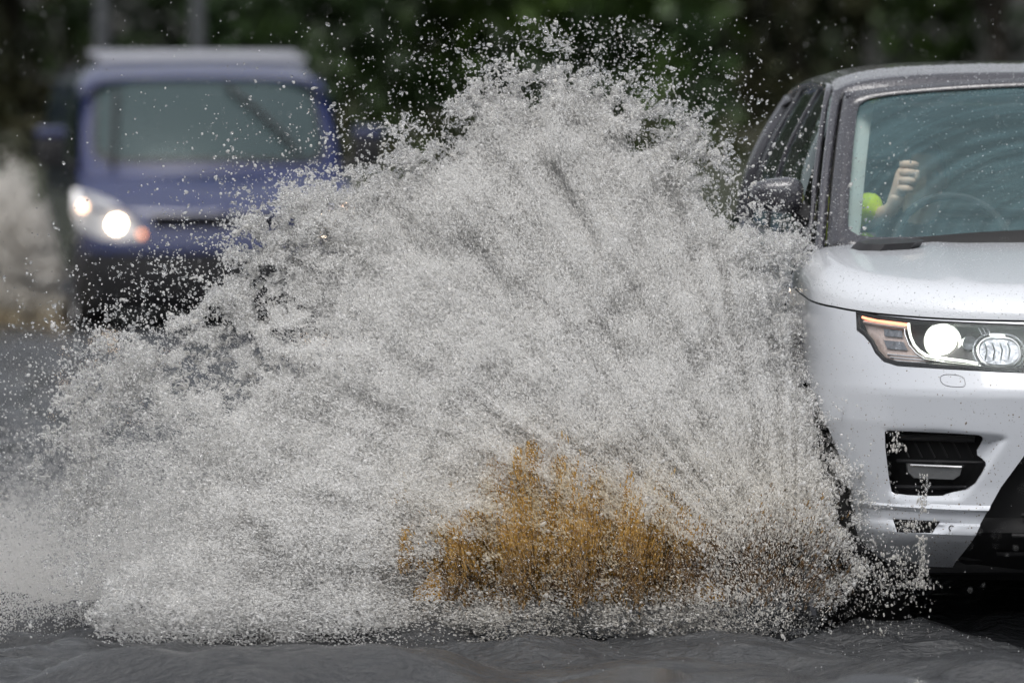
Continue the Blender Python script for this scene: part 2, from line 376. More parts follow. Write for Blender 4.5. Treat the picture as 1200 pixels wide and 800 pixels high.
# ------------------------------------------------------------------ trees and poles behind
def leaf_cloud(rg, centers, radii, n, size):
    """leaf clumps: quads spread through several lobes"""
    k = rg.integers(0, len(centers), n); d = rg.normal(size=(n, 3)); d /= np.linalg.norm(d, axis=1)[:, None]
    r = rg.random(n)**.45
    c = centers[k] + d*(r[:, None]*radii[k])
    a = rg.normal(size=(n, 3)); a /= np.linalg.norm(a, axis=1)[:, None]
    b2 = np.cross(a, rg.normal(size=(n, 3))); b2 /= np.linalg.norm(b2, axis=1)[:, None]
    s = size*rg.uniform(.5, 1.3, n)[:, None]
    V = np.stack([c-a*s, c+b2*s*.5, c+a*s, c-b2*s*.5], 1).reshape(-1, 3)
    return V, np.arange(n*4).reshape(n, 4)
def tree(x, y, h, w, mi, label, seed, low=.0, n=5200, size=.16, group='trees lining the far side of the road'):
    rg = np.random.default_rng(seed); z0 = float(ground_z(np.array([x*1.]), np.array([y*1.]))[0])-.05
    t = empty('broadleaf_tree', (x, y, z0), rg.uniform(0, 6)); tag(t, label, 'tree', group)
    bm = bmesh.new(); pts = []; 
    for i in range(7): pts.append((rg.normal(0, .06)*i*.4, rg.normal(0, .06)*i*.4, h*.78*i/6))
    bm_tube(bm, pts, [.06*w/2*(1-.12*i) for i in range(7)], 9)
    cs = []; rs = []
    for i in range(15):
        a = rg.uniform(0, 6.28); zz = rg.uniform(low, .95)*h; rr = w*.5*rg.uniform(.15, .8)*math.sqrt(max(.12, 1-abs(zz/h-.5)*1.3))
        c = (rr*math.cos(a), rr*math.sin(a), max(zz, .3)); cs.append(c); rs.append([w*rg.uniform(.14, .26)]*2+[w*rg.uniform(.12, .24)])
        i0 = min(6, int(zz/h*5)); bm_tube(bm, [pts[i0], tuple((np.array(pts[i0])+np.array(c))/2+rg.normal(0, .08, 3)), c], [.05, .035, .012], 6)
    link('trunk', from_bm('trunk', bm), M['bark'], t)
    V, f = leaf_cloud(rg, np.array(cs), np.array(rs), n, size)
    link('crown', mesh_np('crown', V, f, False), M['leaf'][mi], t)
TR = [(-9.5,78,6.5,5.0,0,'dark evergreen tree at the left edge behind the blue van'),
      (-6.2,84,7.0,5.0,2,'olive brown tree behind the van windscreen'),
      (-3.0,79,5.5,4.4,0,'dark dense tree rising behind the right roof corner of the van'),
      (-1.0,86,7.5,4.6,1,'mid green tree between the van and the splash top'),
      (1.6,80,6.0,4.0,1,'brighter green tree directly behind the top of the splash'),
      (3.7,88,7.0,4.6,2,'olive tinted tree above the left shoulder of the white car'),
      (5.8,81,6.5,4.4,1,'green tree behind the roof of the white car'),
      (8.4,85,7.5,5.0,2,'brownish green tree at the right edge of the picture'),
      (-12.5,83,7.5,5.4,1,'green tree beyond the left edge of the road'),
      (11.5,80,7,5.2,0,'dark tree far right beyond the white car')]
for i, (x, y, h, w, mi, lab) in enumerate(TR): tree(x, y, h, w, mi, lab, 100+i)
# undergrowth and wood behind, one mass nobody could count
rg = np.random.default_rng(77)
cs = np.stack([rg.uniform(-45, 45, 260), rg.uniform(93, 104, 260), rg.uniform(.2, 11, 260)], 1)
V, f = leaf_cloud(rg, cs, np.full((260, 3), 2.6), 52000, .34)
tag(link('woodland', mesh_np('woodland', V, f, False), M['leaf'][0]), 'dark woodland mass filling the background behind the nearer trees', 'woodland', kind='stuff')
cs = np.stack([rg.uniform(-16, 16, 90), rg.uniform(74, 78, 90), rg.uniform(.3, 1.0, 90)], 1)
V, f = leaf_cloud(rg, cs, np.full((90, 3), .9), 16000, .11)
tag(link('undergrowth', mesh_np('undergrowth', V, f, False), M['leaf'][2]), 'low dark undergrowth along the foot of the trees', 'undergrowth', kind='stuff')
for i, (x, y, h, w) in enumerate([(-14,-16,10,7),(-8,-20,11,8),(-2,-18,10,7),(4,-21,11,8),(10,-17,10,7),(16,-12,10,7),(17,2,9,7),(18,16,9,7),(-19,-6,10,7)]):
    tree(x, y, h, w, i % 3, 'added unseen tree behind the viewpoint that dims the front light', 300+i, n=3800, size=.30, group='added unseen trees dimming the front light')  # added out of view to cut the light from behind the camera
for (px, lab) in ((120, 'grey pole above the left roof corner of the blue van'), (232, 'grey pole above the middle of the blue van roof')):
    Yp = 72.0; xp = (px-600)/F_PX*Yp; z0 = float(ground_z(np.array([xp]), np.array([Yp]))[0])-.1
    bm = bmesh.new(); bm_tube(bm, [(0,0,0), (0,0,2.5), (0,0,5.6)], [.085,.075,.06], 14); bm_tube(bm, [(0,0,5.58),(0,0,5.66)], [.065,.05], 14)
    o = link('pole', from_bm('pole', bm), M['pole']); o.location = (xp, Yp, z0); tag(o, lab, 'pole', 'poles behind the van')

# ------------------------------------------------------------------ car shell
class Shell:
    taper = 0.0
    def __init__(s, W, Df, nf, L, Dr, nr, pf, wz, ztop, zbot, pr):
        s.W, s.Df, s.nf, s.L, s.Dr, s.nr, s.pf, s.wz, s.ztop, s.zbot, s.pr = W, Df, nf, L, Dr, nr, pf, wz, ztop, zbot, pr
        s.recess = []
    def interp(s, tab, z): t = np.array(tab); return np.interp(z, t[:, 0], t[:, 1])
    def halfx(s, y0):
        """normalised half width of the plan outline"""
        y0 = np.asarray(y0, float)
        a = np.where(y0 < s.Df, (1-np.clip(1-y0/s.Df, 0, 1)**s.nf)**(1/s.nf), 1)
        b = np.where(y0 > s.L-s.Dr, (1-np.clip(1-(s.L-y0)/s.Dr, 0, 1)**s.nr)**(1/s.nr), 1)
        return np.minimum(a, b)
    def width(s, z, y0): return s.W*s.interp(s.wz, z)
    def yfront(s, x, z):
        x = np.abs(np.asarray(x, float)); q = np.clip(x/s.width(z, 0), 0, .9999)
        y0 = s.Df*(1-(1-q**s.nf)**(1/s.nf))
        y = y0 + s.interp(s.pf, z)*np.clip(1-y0/s.Df, 0, 1)
        for (poly, depth, ramp) in s.recess:
            sd = sdist(-x, z, poly); y = y + depth*sstep(0, ramp, sd)
        return y
    def outline(s, fstep=.012, sstp=.05):
        # front by x-angle, side, rear
        th = np.linspace(0, math.pi/2, 4000); xs = np.sin(th)**(2/s.nf); y = s.Df*(1-np.cos(th)**(2/s.nf))
        arc = np.concatenate([[0], np.cumsum(np.hypot(np.diff(xs*s.W), np.diff(y)))])
        n = int(arc[-1]/fstep); t = np.linspace(0, arc[-1], n); fx = np.interp(t, arc, xs); fy = np.interp(t, arc, y)
        sy = np.linspace(s.Df, s.L-s.Dr, max(3, int((s.L-s.Dr-s.Df)/sstp)))[1:-1]; sx = np.ones_like(sy)
        xs = np.sin(th)**(2/s.nr); y = s.L-s.Dr*(1-np.cos(th)**(2/s.nr))
        arc = np.concatenate([[0], np.cumsum(np.hypot(np.diff(xs*s.W), np.diff(y)))]); n = int(arc[-1]/.05); t = np.linspace(arc[-1], 0, n)
        rx = np.interp(t, arc, xs); ry = np.interp(t, arc, y)
        return np.concatenate([fx, sx, rx]), np.concatenate([fy, sy, ry])
    def grid(s, nz=110, inset=0.0, fstep=.012, sstp=.05, y_max=None, ztop_add=0):
        X0, Y0 = s.outline(fstep, sstp); X0 = X0*(1-s.taper*sstep(2.3, 4.8, Y0))
        if y_max is not None: k = Y0 < y_max; X0, Y0 = X0[k], Y0[k]
        t = np.linspace(0, 1, nz)
        zb = s.interp(s.zbot, Y0); zt = s.interp(s.ztop, Y0)+ztop_add
        Z = zb[:, None]+(zt-zb)[:, None]*t[None, :]
        w = s.W*s.interp(s.wz, Z)-inset
        Xx = -X0[:, None]*w
        pfw = np.clip(1-Y0/s.Df, 0, 1); prw = np.clip(1-(s.L-Y0)/s.Dr, 0, 1)
        Yy = Y0[:, None] + s.interp(s.pf, Z)*pfw[:, None] - s.interp(s.pr, Z)*prw[:, None]
        Yy = Yy + inset*np.where(Y0 < s.L/2, 1-X0**4, -(1-X0**4))[:, None]
        for (poly, depth, ramp) in s.recess:
            sd = sdist(Xx, Z, poly); Yy = Yy + depth*sstep(0, ramp, sd)*(Y0 < s.Df)[:, None]
        return np.stack([Xx, Yy, Z], -1)
    def ring(s, name, **kw):
        P = s.grid(**kw); Q = P[::-1].copy(); Q[..., 0] *= -1
        if kw.get('y_max') is None: A = np.concatenate([P, Q[1:-1]], 0); return grid_mesh(name, A, wrap=True, flip=True)
        A = np.concatenate([Q[:-1], P], 0); return grid_mesh(name, A, flip=True)
def zipsym(poly): return [(-x, z) for (x, z) in poly][::-1]

# ------------------------------------------------------------------ white SUV (front at y=0, +y runs back, z from the road)
AL = R(3.8); SUV0 = Vector((1.95, 20.0, -.085)); ca, sa = math.cos(AL), math.sin(AL)
def P2L(u, v, yl):
    """a measured direction and a depth in the car's own frame -> (x, z) in the car's frame"""
    k = (u-600)/F_PX   # X = k*Y ; X = X0 + x ca - yl sa ; Y = Y0 + x sa + yl ca
    x = (k*(SUV0.y+yl*ca) - SUV0.x + yl*sa)/(ca - k*sa)
    Yw = SUV0.y + x*sa + yl*ca
    return (x, CAM_H - (v-HORIZON)/F_PX*Yw - SUV0.z)
pf = [(.25,.34),(.31,.22),(.36,.10),(.40,.02),(.425,-.012),(.45,-.008),(.455,.012),(.49,.014),(.494,-.004),(.502,-.008),(.507,.010),(.56,.012),(.70,.004),(.83,-.002),(.85,.002),(.92,.045),(1.00,.10),(1.08,.17),(1.3,.3)]
wz = [(.25,.93),(.31,.945),(.40,.965),(.5,.972),(.75,1.0),(.95,.995),(1.07,.99),(1.12,.985),(1.22,.945),(1.3,.93)]
ztop = [(0,1.045),(.1,1.05),(.5,1.078),(1.0,1.10),(1.42,1.125),(1.47,1.235),(2.6,1.26),(4.2,1.29),(4.85,1.29)]
zbot = [(0,.315),(.4,.315),(.9,.33),(1.3,.30),(4.0,.32),(4.85,.35)]
S = Shell(1.005, .95, 2.7, 4.85, .6, 3.0, pf, wz, ztop, zbot, [(.3,.1),(.5,0),(.8,.0),(1.3,.12)])
def on_front(u, v, off=0.0, guess=.2):
    y = guess
    rec = S.recess; S.recess = []
    for _ in range(6):
        x, z = P2L(u, v, y); y = float(S.yfront(np.array(x), np.array(z)))+off
    S.recess = rec
    x, z = P2L(u, v, y); return (x, y, z)
S.taper = .10
def PL(pts, y):
    out = [on_front(u, v) for (u, v) in pts]; return [(p[0], p[2]) for p in out]
head_poly = PL([(1003,364),(1030,369),(1080,374.5),(1140,377.5),(1200,380),(1232,382),(1232,438),(1190,437),(1150,435),(1090,431.5),(1052,429),(1036,424),(1026,414),(1020,402),(1012,393),(1004,387)], .16)
intake_rec = PL([(1034,501),(1100,502),(1176,509),(1182,514),(1152,560),(1128,588),(1052,588),(1040,578)], .12)
intake_poly = smooth_poly(PL([(1036,506),(1042,504),(1146,509),(1153,512),(1154,517),(1145,532),(1156,540),(1157,547),(1140,573),(1112,579),(1106,582),(1052,580),(1044,575)], .14), 1)
vent_rec = PL([(1042,606),(1132,611),(1124,618),(1102,628),(1048,626)], .1)
vent_poly = PL([(1047,608),(1103,611),(1094,625),(1052,624)], .12)
xg = lambda u, v: P2L(u, v, .03)
low_poly = [xg(1128,690), xg(1133,664), xg(1150,622), xg(1176,572), xg(1202,534), xg(1222,512)]
low_poly = low_poly + [(-x, z) for (x, z) in low_poly[::-1]]
grille_poly = [xg(1238,438), xg(1232,384)]; grille_poly = grille_poly+[(-x, z) for (x, z) in grille_poly[::-1]]
S.recess = [(intake_rec, .032, .034), (vent_rec, .016, .022)]
suv = empty('white_suv', SUV0, AL)
tag(suv, 'white off-road car with black roof driving through deep flood water with headlight lit', 'car')
body = link('body', S.ring('body'), M['white_shaded'], suv)
body.parent = None
evaluated(body, [('SOLIDIFY', dict(thickness=.010, offset=-1))])
def cut_prisms(o, items):
    bm = bmesh.new()
    for it in items: bm_prism(bm, *it)
    bmesh.ops.recalc_face_normals(bm, faces=bm.faces)
    cm = bpy.data.meshes.new('c'); bm.to_mesh(cm); bm.free(); boolean(o, cm); print('CUT', len(o.data.vertices), min(v.co.y for v in o.data.vertices))
for p in (head_poly, intake_poly, vent_poly):
    cut_prisms(body, [(p, 1, -.3, .95), (zipsym(p), 1, -.3, .95)])
cut_prisms(body, [(low_poly, 1, -.3, .5)])
cut_prisms(body, [(grille_poly, 1, -.3, .5)])
bm = bmesh.new()
WY = (.88, 3.80); WR = .385
for wy in WY:
    arch = [(wy+.455*math.cos(a), .40+.455*math.sin(a)) for a in np.linspace(0, math.pi, 25)] + [(wy-.455, .0), (wy+.455, .0)]
    bm_prism(bm, arch, 0, -1.3, -.70); bm_prism(bm, arch, 0, .70, 1.3)
# fender vents behind the front wheel
fv = [(1.40,.78),(1.49,.80),(1.54,1.07),(1.44,1.07)]
bm_prism(bm, fv, 0, -1.3, -.9); bm_prism(bm, fv, 0, .9, 1.3)
bmesh.ops.recalc_face_normals(bm, faces=bm.faces)
cm = bpy.data.meshes.new('c'); bm.to_mesh(cm); bm.free()
boolean(body, cm); finish(body.data, 32); body.parent = suv
body.data.materials.clear(); body.data.materials.append(M['white_shaded'])
# dark inner shell closes every gap
link('inner_shell', S.ring('inner_shell', nz=24, inset=.10, fstep=.04), M['liner'], suv)
bm = bmesh.new(); bm_box(bm, (0,2.5,.32), (1.6,4.3,.06), .02); bm_box(bm, (0,.55,.42),(1.25,.5,.2), .05); link('underbody', from_bm('underbody', bm), M['black'], suv)
bm = bmesh.new(); bm_box(bm, (0,1.42,.7), (1.7,.04,.8)); link('bulkhead', from_bm('bulkhead', bm), M['liner'], suv)
for sx in (-1, 1):
    for wy in WY:   # wheel arch liners
        bm = bmesh.new(); prof = []
        P = np.array([[[sx*x, wy+.45*math.cos(a), .40+.45*math.sin(a)] for x in (.66, .90)] for a in np.linspace(-.1, math.pi+.1, 24)])
        link('arch_liner', grid_mesh('arch_liner', P), M['black'], suv)

def front_patch(name, poly, off, thick, mt, parent, cell=.01):
    """a piece of the front surface cut to an outline, set back by off"""
    xs_ = [p[0] for p in poly]; zs_ = [p[1] for p in poly]
    x = np.arange(min(xs_)-.02, max(xs_)+.02, cell); z = np.arange(min(zs_)-.02, max(zs_)+.02, cell)
    Xg, Zg = np.meshgrid(x, z, indexing='ij'); rec = S.recess; S.recess = []
    Yg = S.yfront(np.clip(Xg, -.975, .975), Zg)+off; S.recess = rec
    o = link(name, grid_mesh(name, np.stack([Xg, Yg, Zg], -1)), mt)
    evaluated(o, [('SOLIDIFY', dict(thickness=thick, offset=0))])
    bm = bmesh.new(); bm_prism(bm, poly, 1, -.4, 1.1); bmesh.ops.recalc_face_normals(bm, faces=bm.faces)
    c = bpy.data.meshes.new('c'); bm.to_mesh(c); bm.free(); boolean(o, c, 'INTERSECT'); finish(o.data, 40)
    o.data.materials.clear(); o.data.materials.append(mt); o.parent = parent
    return o
def shrink(poly, d):
    cx = sum(p[0] for p in poly)/len(poly); cz = sum(p[1] for p in poly)/len(poly)
    out = []; n = len(poly); A = sum(poly[i][0]*poly[(i+1) % n][1]-poly[(i+1) % n][0]*poly[i][1] for i in range(n))
    sg = 1 if A > 0 else -1
    for i in range(n):
        p0, p1, p2 = poly[i-1], poly[i], poly[(i+1) % n]
        n1 = Vector((-(p1[1]-p0[1]), p1[0]-p0[0])); n2 = Vector((-(p2[1]-p1[1]), p2[0]-p1[0]))
        if n1.length > 0: n1.normalize()
        if n2.length > 0: n2.normalize()
        m_ = (n1+n2); m_.normalize(); out.append((p1[0]+m_[0]*d*sg, p1[1]+m_[1]*d*sg))
    return out
MIR = lambda p: (-p[0], p[1], p[2])
def headlight(side):
    f = (lambda p: p) if side < 0 else MIR
    poly = head_poly if side < 0 else zipsym(head_poly)
    h = front_patch('headlight', poly, .075, .006, M['black'], suv)
    cov = front_patch('lens_cover', shrink(poly, .002), .006, .002, M['lens'], h)
    def part(name, bm, mt): return link(name, from_bm(name, bm), mt, h)
    # black surround lip
    bm = bmesh.new(); sp = shrink(head_poly, .008); pts = []
    for i in range(len(sp)):
        a = sp[i]; b_ = sp[(i+1) % len(sp)]
        for t in (0, .5): 
            x = a[0]*(1-t)+b_[0]*t; z = a[1]*(1-t)+b_[1]*t; rec = S.recess; S.recess = []
            pts.append(f((x, float(S.yfront(np.array(x), np.array(z)))+.014, z))); S.recess = rec
    bm_tube(bm, pts, .007, 8, True); part('surround', bm, M['black'])
    bm = bmesh.new(); bm_tube(bm, [f(on_front(u, v, .022)) for (u, v) in [(1011,371.5),(1020,374),(1032,376),(1045,378),(1064,380.5)]], .0042, 8); part('amber_strip', bm, M['amber'])
    bm = bmesh.new(); bm_tube(bm, [f(on_front(u, v, .03)) for (u, v) in [(1013,377),(1030,380),(1045,382),(1062,384)]], .006, 8); part('strip_reflector', bm, M['amberpale'])
    # outer reflector with two dark windows
    rp = PL([(1016,381),(1061,386),(1066,400),(1078,414),(1096,424),(1046,424.5),(1034,418),(1024,402)], .3)
    if side > 0: rp = zipsym(rp)
    front_patch('outer_reflector', rp, .055, .006, M['amberpale'], h)
    for q in ([(1038,385),(1059,387.5),(1060,396),(1039,394)], [(1038,399),(1061,401),(1066,411),(1042,409)]):
        qq = PL(q, .33); qq = qq if side < 0 else zipsym(qq)
        front_patch('reflector_cell', qq, .045, .006, M['lensgrey'], h)
    for k in range(3):
        bm = bmesh.new(); bm_tube(bm, [f(on_front(u, v+k*3.5, .045)) for (u, v) in [(1040+k*3,415),(1060,416.5),(1090,418.5)]], .0022, 6); part('reflector_rib', bm, M['chrome'])
    # J-shaped frame of the main beam, given a glow for the lamp light on it
    bm = bmesh.new(); bm_tube(bm, [f(on_front(u, v, .018)) for (u, v) in [(1065,379),(1065.5,386),(1067.5,395),(1071.5,404),(1077.5,411),(1086,416.5),(1096,419),(1112,421),(1130,423),(1146,426)]], .0045, 8); part('glow_frame', bm, M['lampsoft'])
    bm = bmesh.new(); bm_tube(bm, [f(on_front(u, v, .03)) for (u, v) in [(1060,381),(1061,392),(1066,405),(1074,414),(1084,421),(1110,425),(1150,429)]], .003, 8); part('chrome_edge', bm, M['chrome'])
    # main beam: bezel, bowl, bright lens
    c = Vector(f(on_front(1106, 400, .05))); bm = bmesh.new()
    bm_lathe(bm, [(.046,-.012),(.052,-.012),(.055,.03),(.046,.03)], 'y', c, 36); part('lamp_bezel', bm, M['lampsoft'])
    bm = bmesh.new(); prof = [(.0005,-.020),(.016,-.019),(.028,-.014),(.036,-.006),(.040,.004),(.040,.02),(.0005,.02)]; bm_lathe(bm, prof, 'y', c, 36); part('main_lamp', bm, M['lamp'])
    for rr_, mt_ in ((.050, 'lampbowl'),):
        bm = bmesh.new(); bm_lathe(bm, [(rr_-.016,.004+rr_*.1),(rr_,-.004),(rr_+.002,.02),(rr_-.016,.022)], 'y', c, 36); part('lamp_bowl', bm, M[mt_])
    # bowl light on the side
    bm = bmesh.new(); c2 = Vector(f(on_front(1136, 402, .055))); bm_lathe(bm, [(.0005,0),(.02,-.004),(.022,.01),(.0005,.012)], 'y', c2, 24); part('side_lens', bm, M['lensgrey'])
    # oval high-beam unit
    def oval(cu, cv, a, b_, off, n=36): return [f(on_front(cu+a*abs(math.cos(t))**.7*(1 if math.cos(t) > 0 else -1), cv+b_*math.sin(t)+.04*a*math.cos(t), off)) for t in np.linspace(0, 2*math.pi, n, endpoint=False)]
    bm = bmesh.new(); bm_tube(bm, oval(1171,412,25,17,.012), .0042, 8, True); part('chrome_ring', bm, M['chrome'])
    bm = bmesh.new(); bm_tube(bm, oval(1171,412,30,21,.03), .003, 8, True); part('dark_ring', bm, M['lensgrey'])
    ov = [(p[0], p[2]) for p in oval(1171,412,23,15,.02, 28)]
    front_patch('high_beam_lens', ov if side < 0 else ov, .02, .008, M['lensgrey'], h)
    for k in range(4):
        bm = bmesh.new(); bm_tube(bm, [f(on_front(1157+k*9+dx, 402+dv, .012)) for dx, dv in ((-3,0),(0,8),(-2,19))], .0022, 6); part('lens_rib', bm, M['chrome'])
    for k in range(3):
        bm = bmesh.new(); bm_tube(bm, [f(on_front(1147+k*5, 384, .02)), f(on_front(1152+k*5, 393, .02))], .002, 6); part('chrome_tick', bm, M['chrome'])
    bm = bmesh.new(); bm_tube(bm, [f(on_front(1160, 392, .008)), f(on_front(1178, 393, .008))], .0035, 6); part('ring_cap', bm, M['lampsoft'])
headlight(-1); headlight(1)
# intakes, fog lamps, lower vents
for side in (-1, 1):
    f = (lambda p: p) if side < 0 else MIR
    def pp(poly): return poly if side < 0 else zipsym(poly)
    it = front_patch('bumper_intake', pp(shrink(intake_poly, -.012)), .135, .006, M['liner'], suv)
    def part(name, bm, mt, par=it): return link(name, from_bm(name, bm), mt, par)
    bm = bmesh.new()
    for q in [on_front(u, 541, .08) for u in range(1050, 1152, 6)]: pass
    bm_tube(bm, [f(on_front(u, 540+.02*(u-1050), .075)) for u in range(1052, 1156, 6)], .006, 8); part('cross_bar', bm, M['black'])
    bm = bmesh.new(); bm_tube(bm, [f(on_front(u, 512+.03*(u-1050), .075)) for u in range(1042, 1150, 6)], .010, 8); part('top_bar', bm, M['black'])
    bm = bmesh.new(); bm_tube(bm, [f(on_front(u, 571, .085)) for u in range(1050, 1140, 6)], .007, 8); part('bottom_bar', bm, M['black'])
    for k in range(6):
        bm = bmesh.new(); bm_tube(bm, [f(on_front(1056+k*15+j*2, 516+j*4, .105)) for j in range(6)], .0028, 6); part('mesh_rib', bm, M['black'])
    fp = PL([(1066,544),(1131,547),(1128,558),(1120,563),(1074,561),(1067,554)], .2)
    front_patch('fog_lamp', pp(fp), .065, .03, M['fogglass'], it)
    bm = bmesh.new(); bm_tube(bm, [f(on_front(u, 545+.04*(u-1068), .045)) for u in range(1068, 1130, 6)], .0035, 6); part('fog_lamp_rim', bm, M['chrome'])
    v_ = front_patch('bumper_vent', pp(shrink(vent_poly, -.006)), .09, .006, M['liner'], suv)
    for k in range(5):
        bm = bmesh.new(); bm_tube(bm, [f(on_front(1054+k*9, 610, .06)), f(on_front(1056+k*9, 624, .06))], .002, 6); part('vent_rib', bm, M['black'], v_)
    # washer cover outline and parking sensor
    bm = bmesh.new(); q = smooth_poly([(1101,438),(1129,439.5),(1132,450),(1130,454),(1104,452)], 2)
    bm_tube(bm, [f(on_front(u, v, -.0002)) for (u, v) in q], .0011, 6, True); part('washer_cover', bm, M['fogglass'], suv)
    c = on_front(1116, 619, 0); c = (c[0], float(S.yfront(np.array(c[0]), np.array(c[2])))-.001, c[2])
    bm = bmesh.new(); bm_tube(bm, [f((c[0]+.0075*math.cos(t), c[1], c[2]+.0075*math.sin(t))) for t in np.linspace(0, 6.28, 20, endpoint=False)], .0016, 6, True); part('parking_sensor', bm, M['liner'], suv)
# main grille and lower grille
gr = front_patch('grille', shrink(grille_poly, -.004), .03, .008, M['black'], suv, .02)
for k in range(3):
    zc = .90+k*.055; bm = bmesh.new(); bm_tube(bm, [(x, float(S.yfront(np.array(x), np.array(zc)))+.015, zc) for x in np.linspace(-.42, .42, 20)], .009, 8); link('grille_bar', from_bm('grille_bar', bm), M['alloy'], gr)
lg = front_patch('lower_grille', shrink(low_poly, -.004), .10, .008, M['liner'], suv, .02)
for k in range(5):
    zc = .36+k*.06; xx = .50-k*.03
    bm = bmesh.new(); bm_tube(bm, [(x, float(S.yfront(np.array(x), np.array(zc)))+.07, zc) for x in np.linspace(-xx, xx, 16)], .007, 8); link('grille_bar', from_bm('grille_bar', bm), M['liner'], lg)
# skirt under the bumper corner
# fender vents
for sx in (-1, 1):
    bm = bmesh.new(); bm_prism(bm, [(1.38,.77),(1.50,.79),(1.55,1.085),(1.43,1.085)], 0, sx*.935, sx*.955); fv_ = link('side_vent', from_bm('side_vent', bm), M['black'], suv)
    for k in range(4):
        bm = bmesh.new(); z = .84+k*.065; bm_tube(bm, [(sx*.985, 1.42+k*.008, z), (sx*.985, 1.51+k*.008, z+.012)], .009, 8); link('vent_slat', from_bm('vent_slat', bm), M['blackgloss'], fv_)

# bonnet
def bonnet():
    X0, Y0 = S.outline(.014, .03); k = Y0 < 1.44; X0, Y0 = X0[k], Y0[k]
    zs = S.interp(S.ztop, Y0)+.006; w = S.W*S.interp(S.wz, zs); Cx = -X0*w; Cy = Y0+S.interp(S.pf, zs)*np.clip(1-Y0/S.Df, 0, 1)-.002
    arc = np.concatenate([[0], np.cumsum(np.hypot(np.diff(Cx), np.diff(Cy)))]); arc /= arc[-1]
    Ay = Cy[0] + (1.30-Cy[0])*sstep(0, 1, arc)**.8; 
    t = np.concatenate([np.linspace(0, .12, 26)**1.0, np.linspace(.12, 1, 40)[1:]])
    Xg = Cx[:, None]*(1-t); Yg = Cy[:, None]*(1-t)+Ay[:, None]*t
    # distance from the edge
    d = np.full(Xg.shape, 9.)
    poly = np.stack([Cx, Cy], 1)
    for i in range(0, len(poly)-1):
        x0, z0 = poly[i]; x1, z1 = poly[i+1]; ex, ez = x1-x0, z1-z0; L2 = ex*ex+ez*ez+1e-12
        tt = np.clip(((Xg-x0)*ex+(Yg-z0)*ez)/L2, 0, 1); d = np.minimum(d, np.hypot(Xg-x0-tt*ex, Yg-z0-tt*ez))
    q = np.clip((Yg-.1)/1.3, 0, 1)
    crown = 1.125 + .15*(1-(1-q)**1.5) - .032*(np.abs(Xg)/.95)**2 + .004*np.exp(-((np.abs(Xg)-.60+.05*q)/.05)**2)*sstep(.0,.25,d)
    e1 = np.clip(d/.15, 0, 1); rise = (1-(1-e1)**2.4)**(1/2.0)
    Z = zs[:, None] + (np.maximum(crown, zs[:, None]+.02)-zs[:, None])*rise
    P = np.stack([Xg, Yg, Z], -1); Q = P[::-1].copy(); Q[..., 0] *= -1
    A = np.concatenate([Q[:-1], P], 0)
    return A
BA = bonnet()
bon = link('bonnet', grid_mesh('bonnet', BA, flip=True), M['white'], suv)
me = bon.data; bm = bmesh.new(); bm.from_mesh(me); bmesh.ops.remove_doubles(bm, verts=bm.verts, dist=.0005); bmesh.ops.recalc_face_normals(bm, faces=bm.faces)
bm.to_mesh(me); bm.free()
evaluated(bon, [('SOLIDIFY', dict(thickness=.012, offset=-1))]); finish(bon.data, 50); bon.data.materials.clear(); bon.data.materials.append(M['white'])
from mathutils.bvhtree import BVHTree
bm = bmesh.new(); bm.from_mesh(bon.data); bt = BVHTree.FromBMesh(bm); bm.free()
def zbon(x, y):
    h = bt.ray_cast(Vector((x, y, 2)), Vector((0,0,-1)))[0]; return h.z if h else 1.24
# black vent plates at the rear of the bonnet
for sx in (-1, 1):
    pts = [P2L(1000, 289, 1.25)[0], P2L(1020, 296, 1.12)[0], P2L(1088, 296, 1.12)[0], P2L(1066, 288, 1.28)[0]]
    q = [(-abs(pts[0]), 1.27), (-abs(pts[1]), 1.10), (-abs(pts[2]), 1.10), (-abs(pts[3]), 1.27)]
    q = smooth_poly(q, 1); bm = bmesh.new()
    top = [bm.verts.new((x*(-sx), y, zbon(x, y)+.020)) for x, y in q]; bot = [bm.verts.new((x*(-sx)*1.03, y, zbon(x, y)-.004)) for x, y in q]
    bm.faces.new(top); n = len(top)
    for i in range(n): bm.faces.new((top[i], top[(i+1) % n], bot[(i+1) % n], bot[i]))
    link('bonnet_vent', from_bm('bonnet_vent', bm), M['black'], suv)

# windscreen, frame, roof
def ws(a, b):
    """a -1..1 across, b 0..1 up"""
    a = np.asarray(a, float); b = np.asarray(b, float)
    hw = .862-.115*b-.01*b*b; x = a*hw
    yb = 1.27+.24*a*a; yt = 2.02+.10*a*a
    y = yb+(yt-yb)*b; z = 1.228+.02*(1-a*a)+b*(.497+.028*(1-a*a))+.035*np.sin(b*math.pi)
    return np.stack([x, y, z], -1)
a, b_ = np.meshgrid(np.linspace(-1, 1, 60), np.linspace(0, 1, 30), indexing='ij')
wsP = ws(a, b_)
scr = link('windscreen', grid_mesh('windscreen', wsP), M['screen'], suv)
# black border of the glass: rounded opening
def frit_ring(inner, outer):
    n = 160; P = []
    for k in range(n):
        t = 2*math.pi*k/n; c, s_ = math.cos(t), math.sin(t); r = (abs(c)**16+abs(s_)**16)**(-1/16)
        P.append([ws(np.clip(c*r*inner[0], -1, 1), .5+s_*r*.5*inner[1]+inner[2])+np.array([0,-.004,.004]), ws(c*outer*(abs(c)**60+abs(s_)**60)**(-1/60), np.clip(.5+.5*s_*outer*(abs(c)**60+abs(s_)**60)**(-1/60), -.02, 1.02))+np.array([0,-.004,.004])])
    P = np.array(P); return P
fr = link('windscreen_border', grid_mesh('windscreen_border', frit_ring((.935, .885, -.005), 1.0), wrap=True), M['blackgloss'], suv)
evaluated(fr, [('SOLIDIFY', dict(thickness=.004, offset=0))]); fr.data.materials.clear(); fr.data.materials.append(M['blackgloss'])
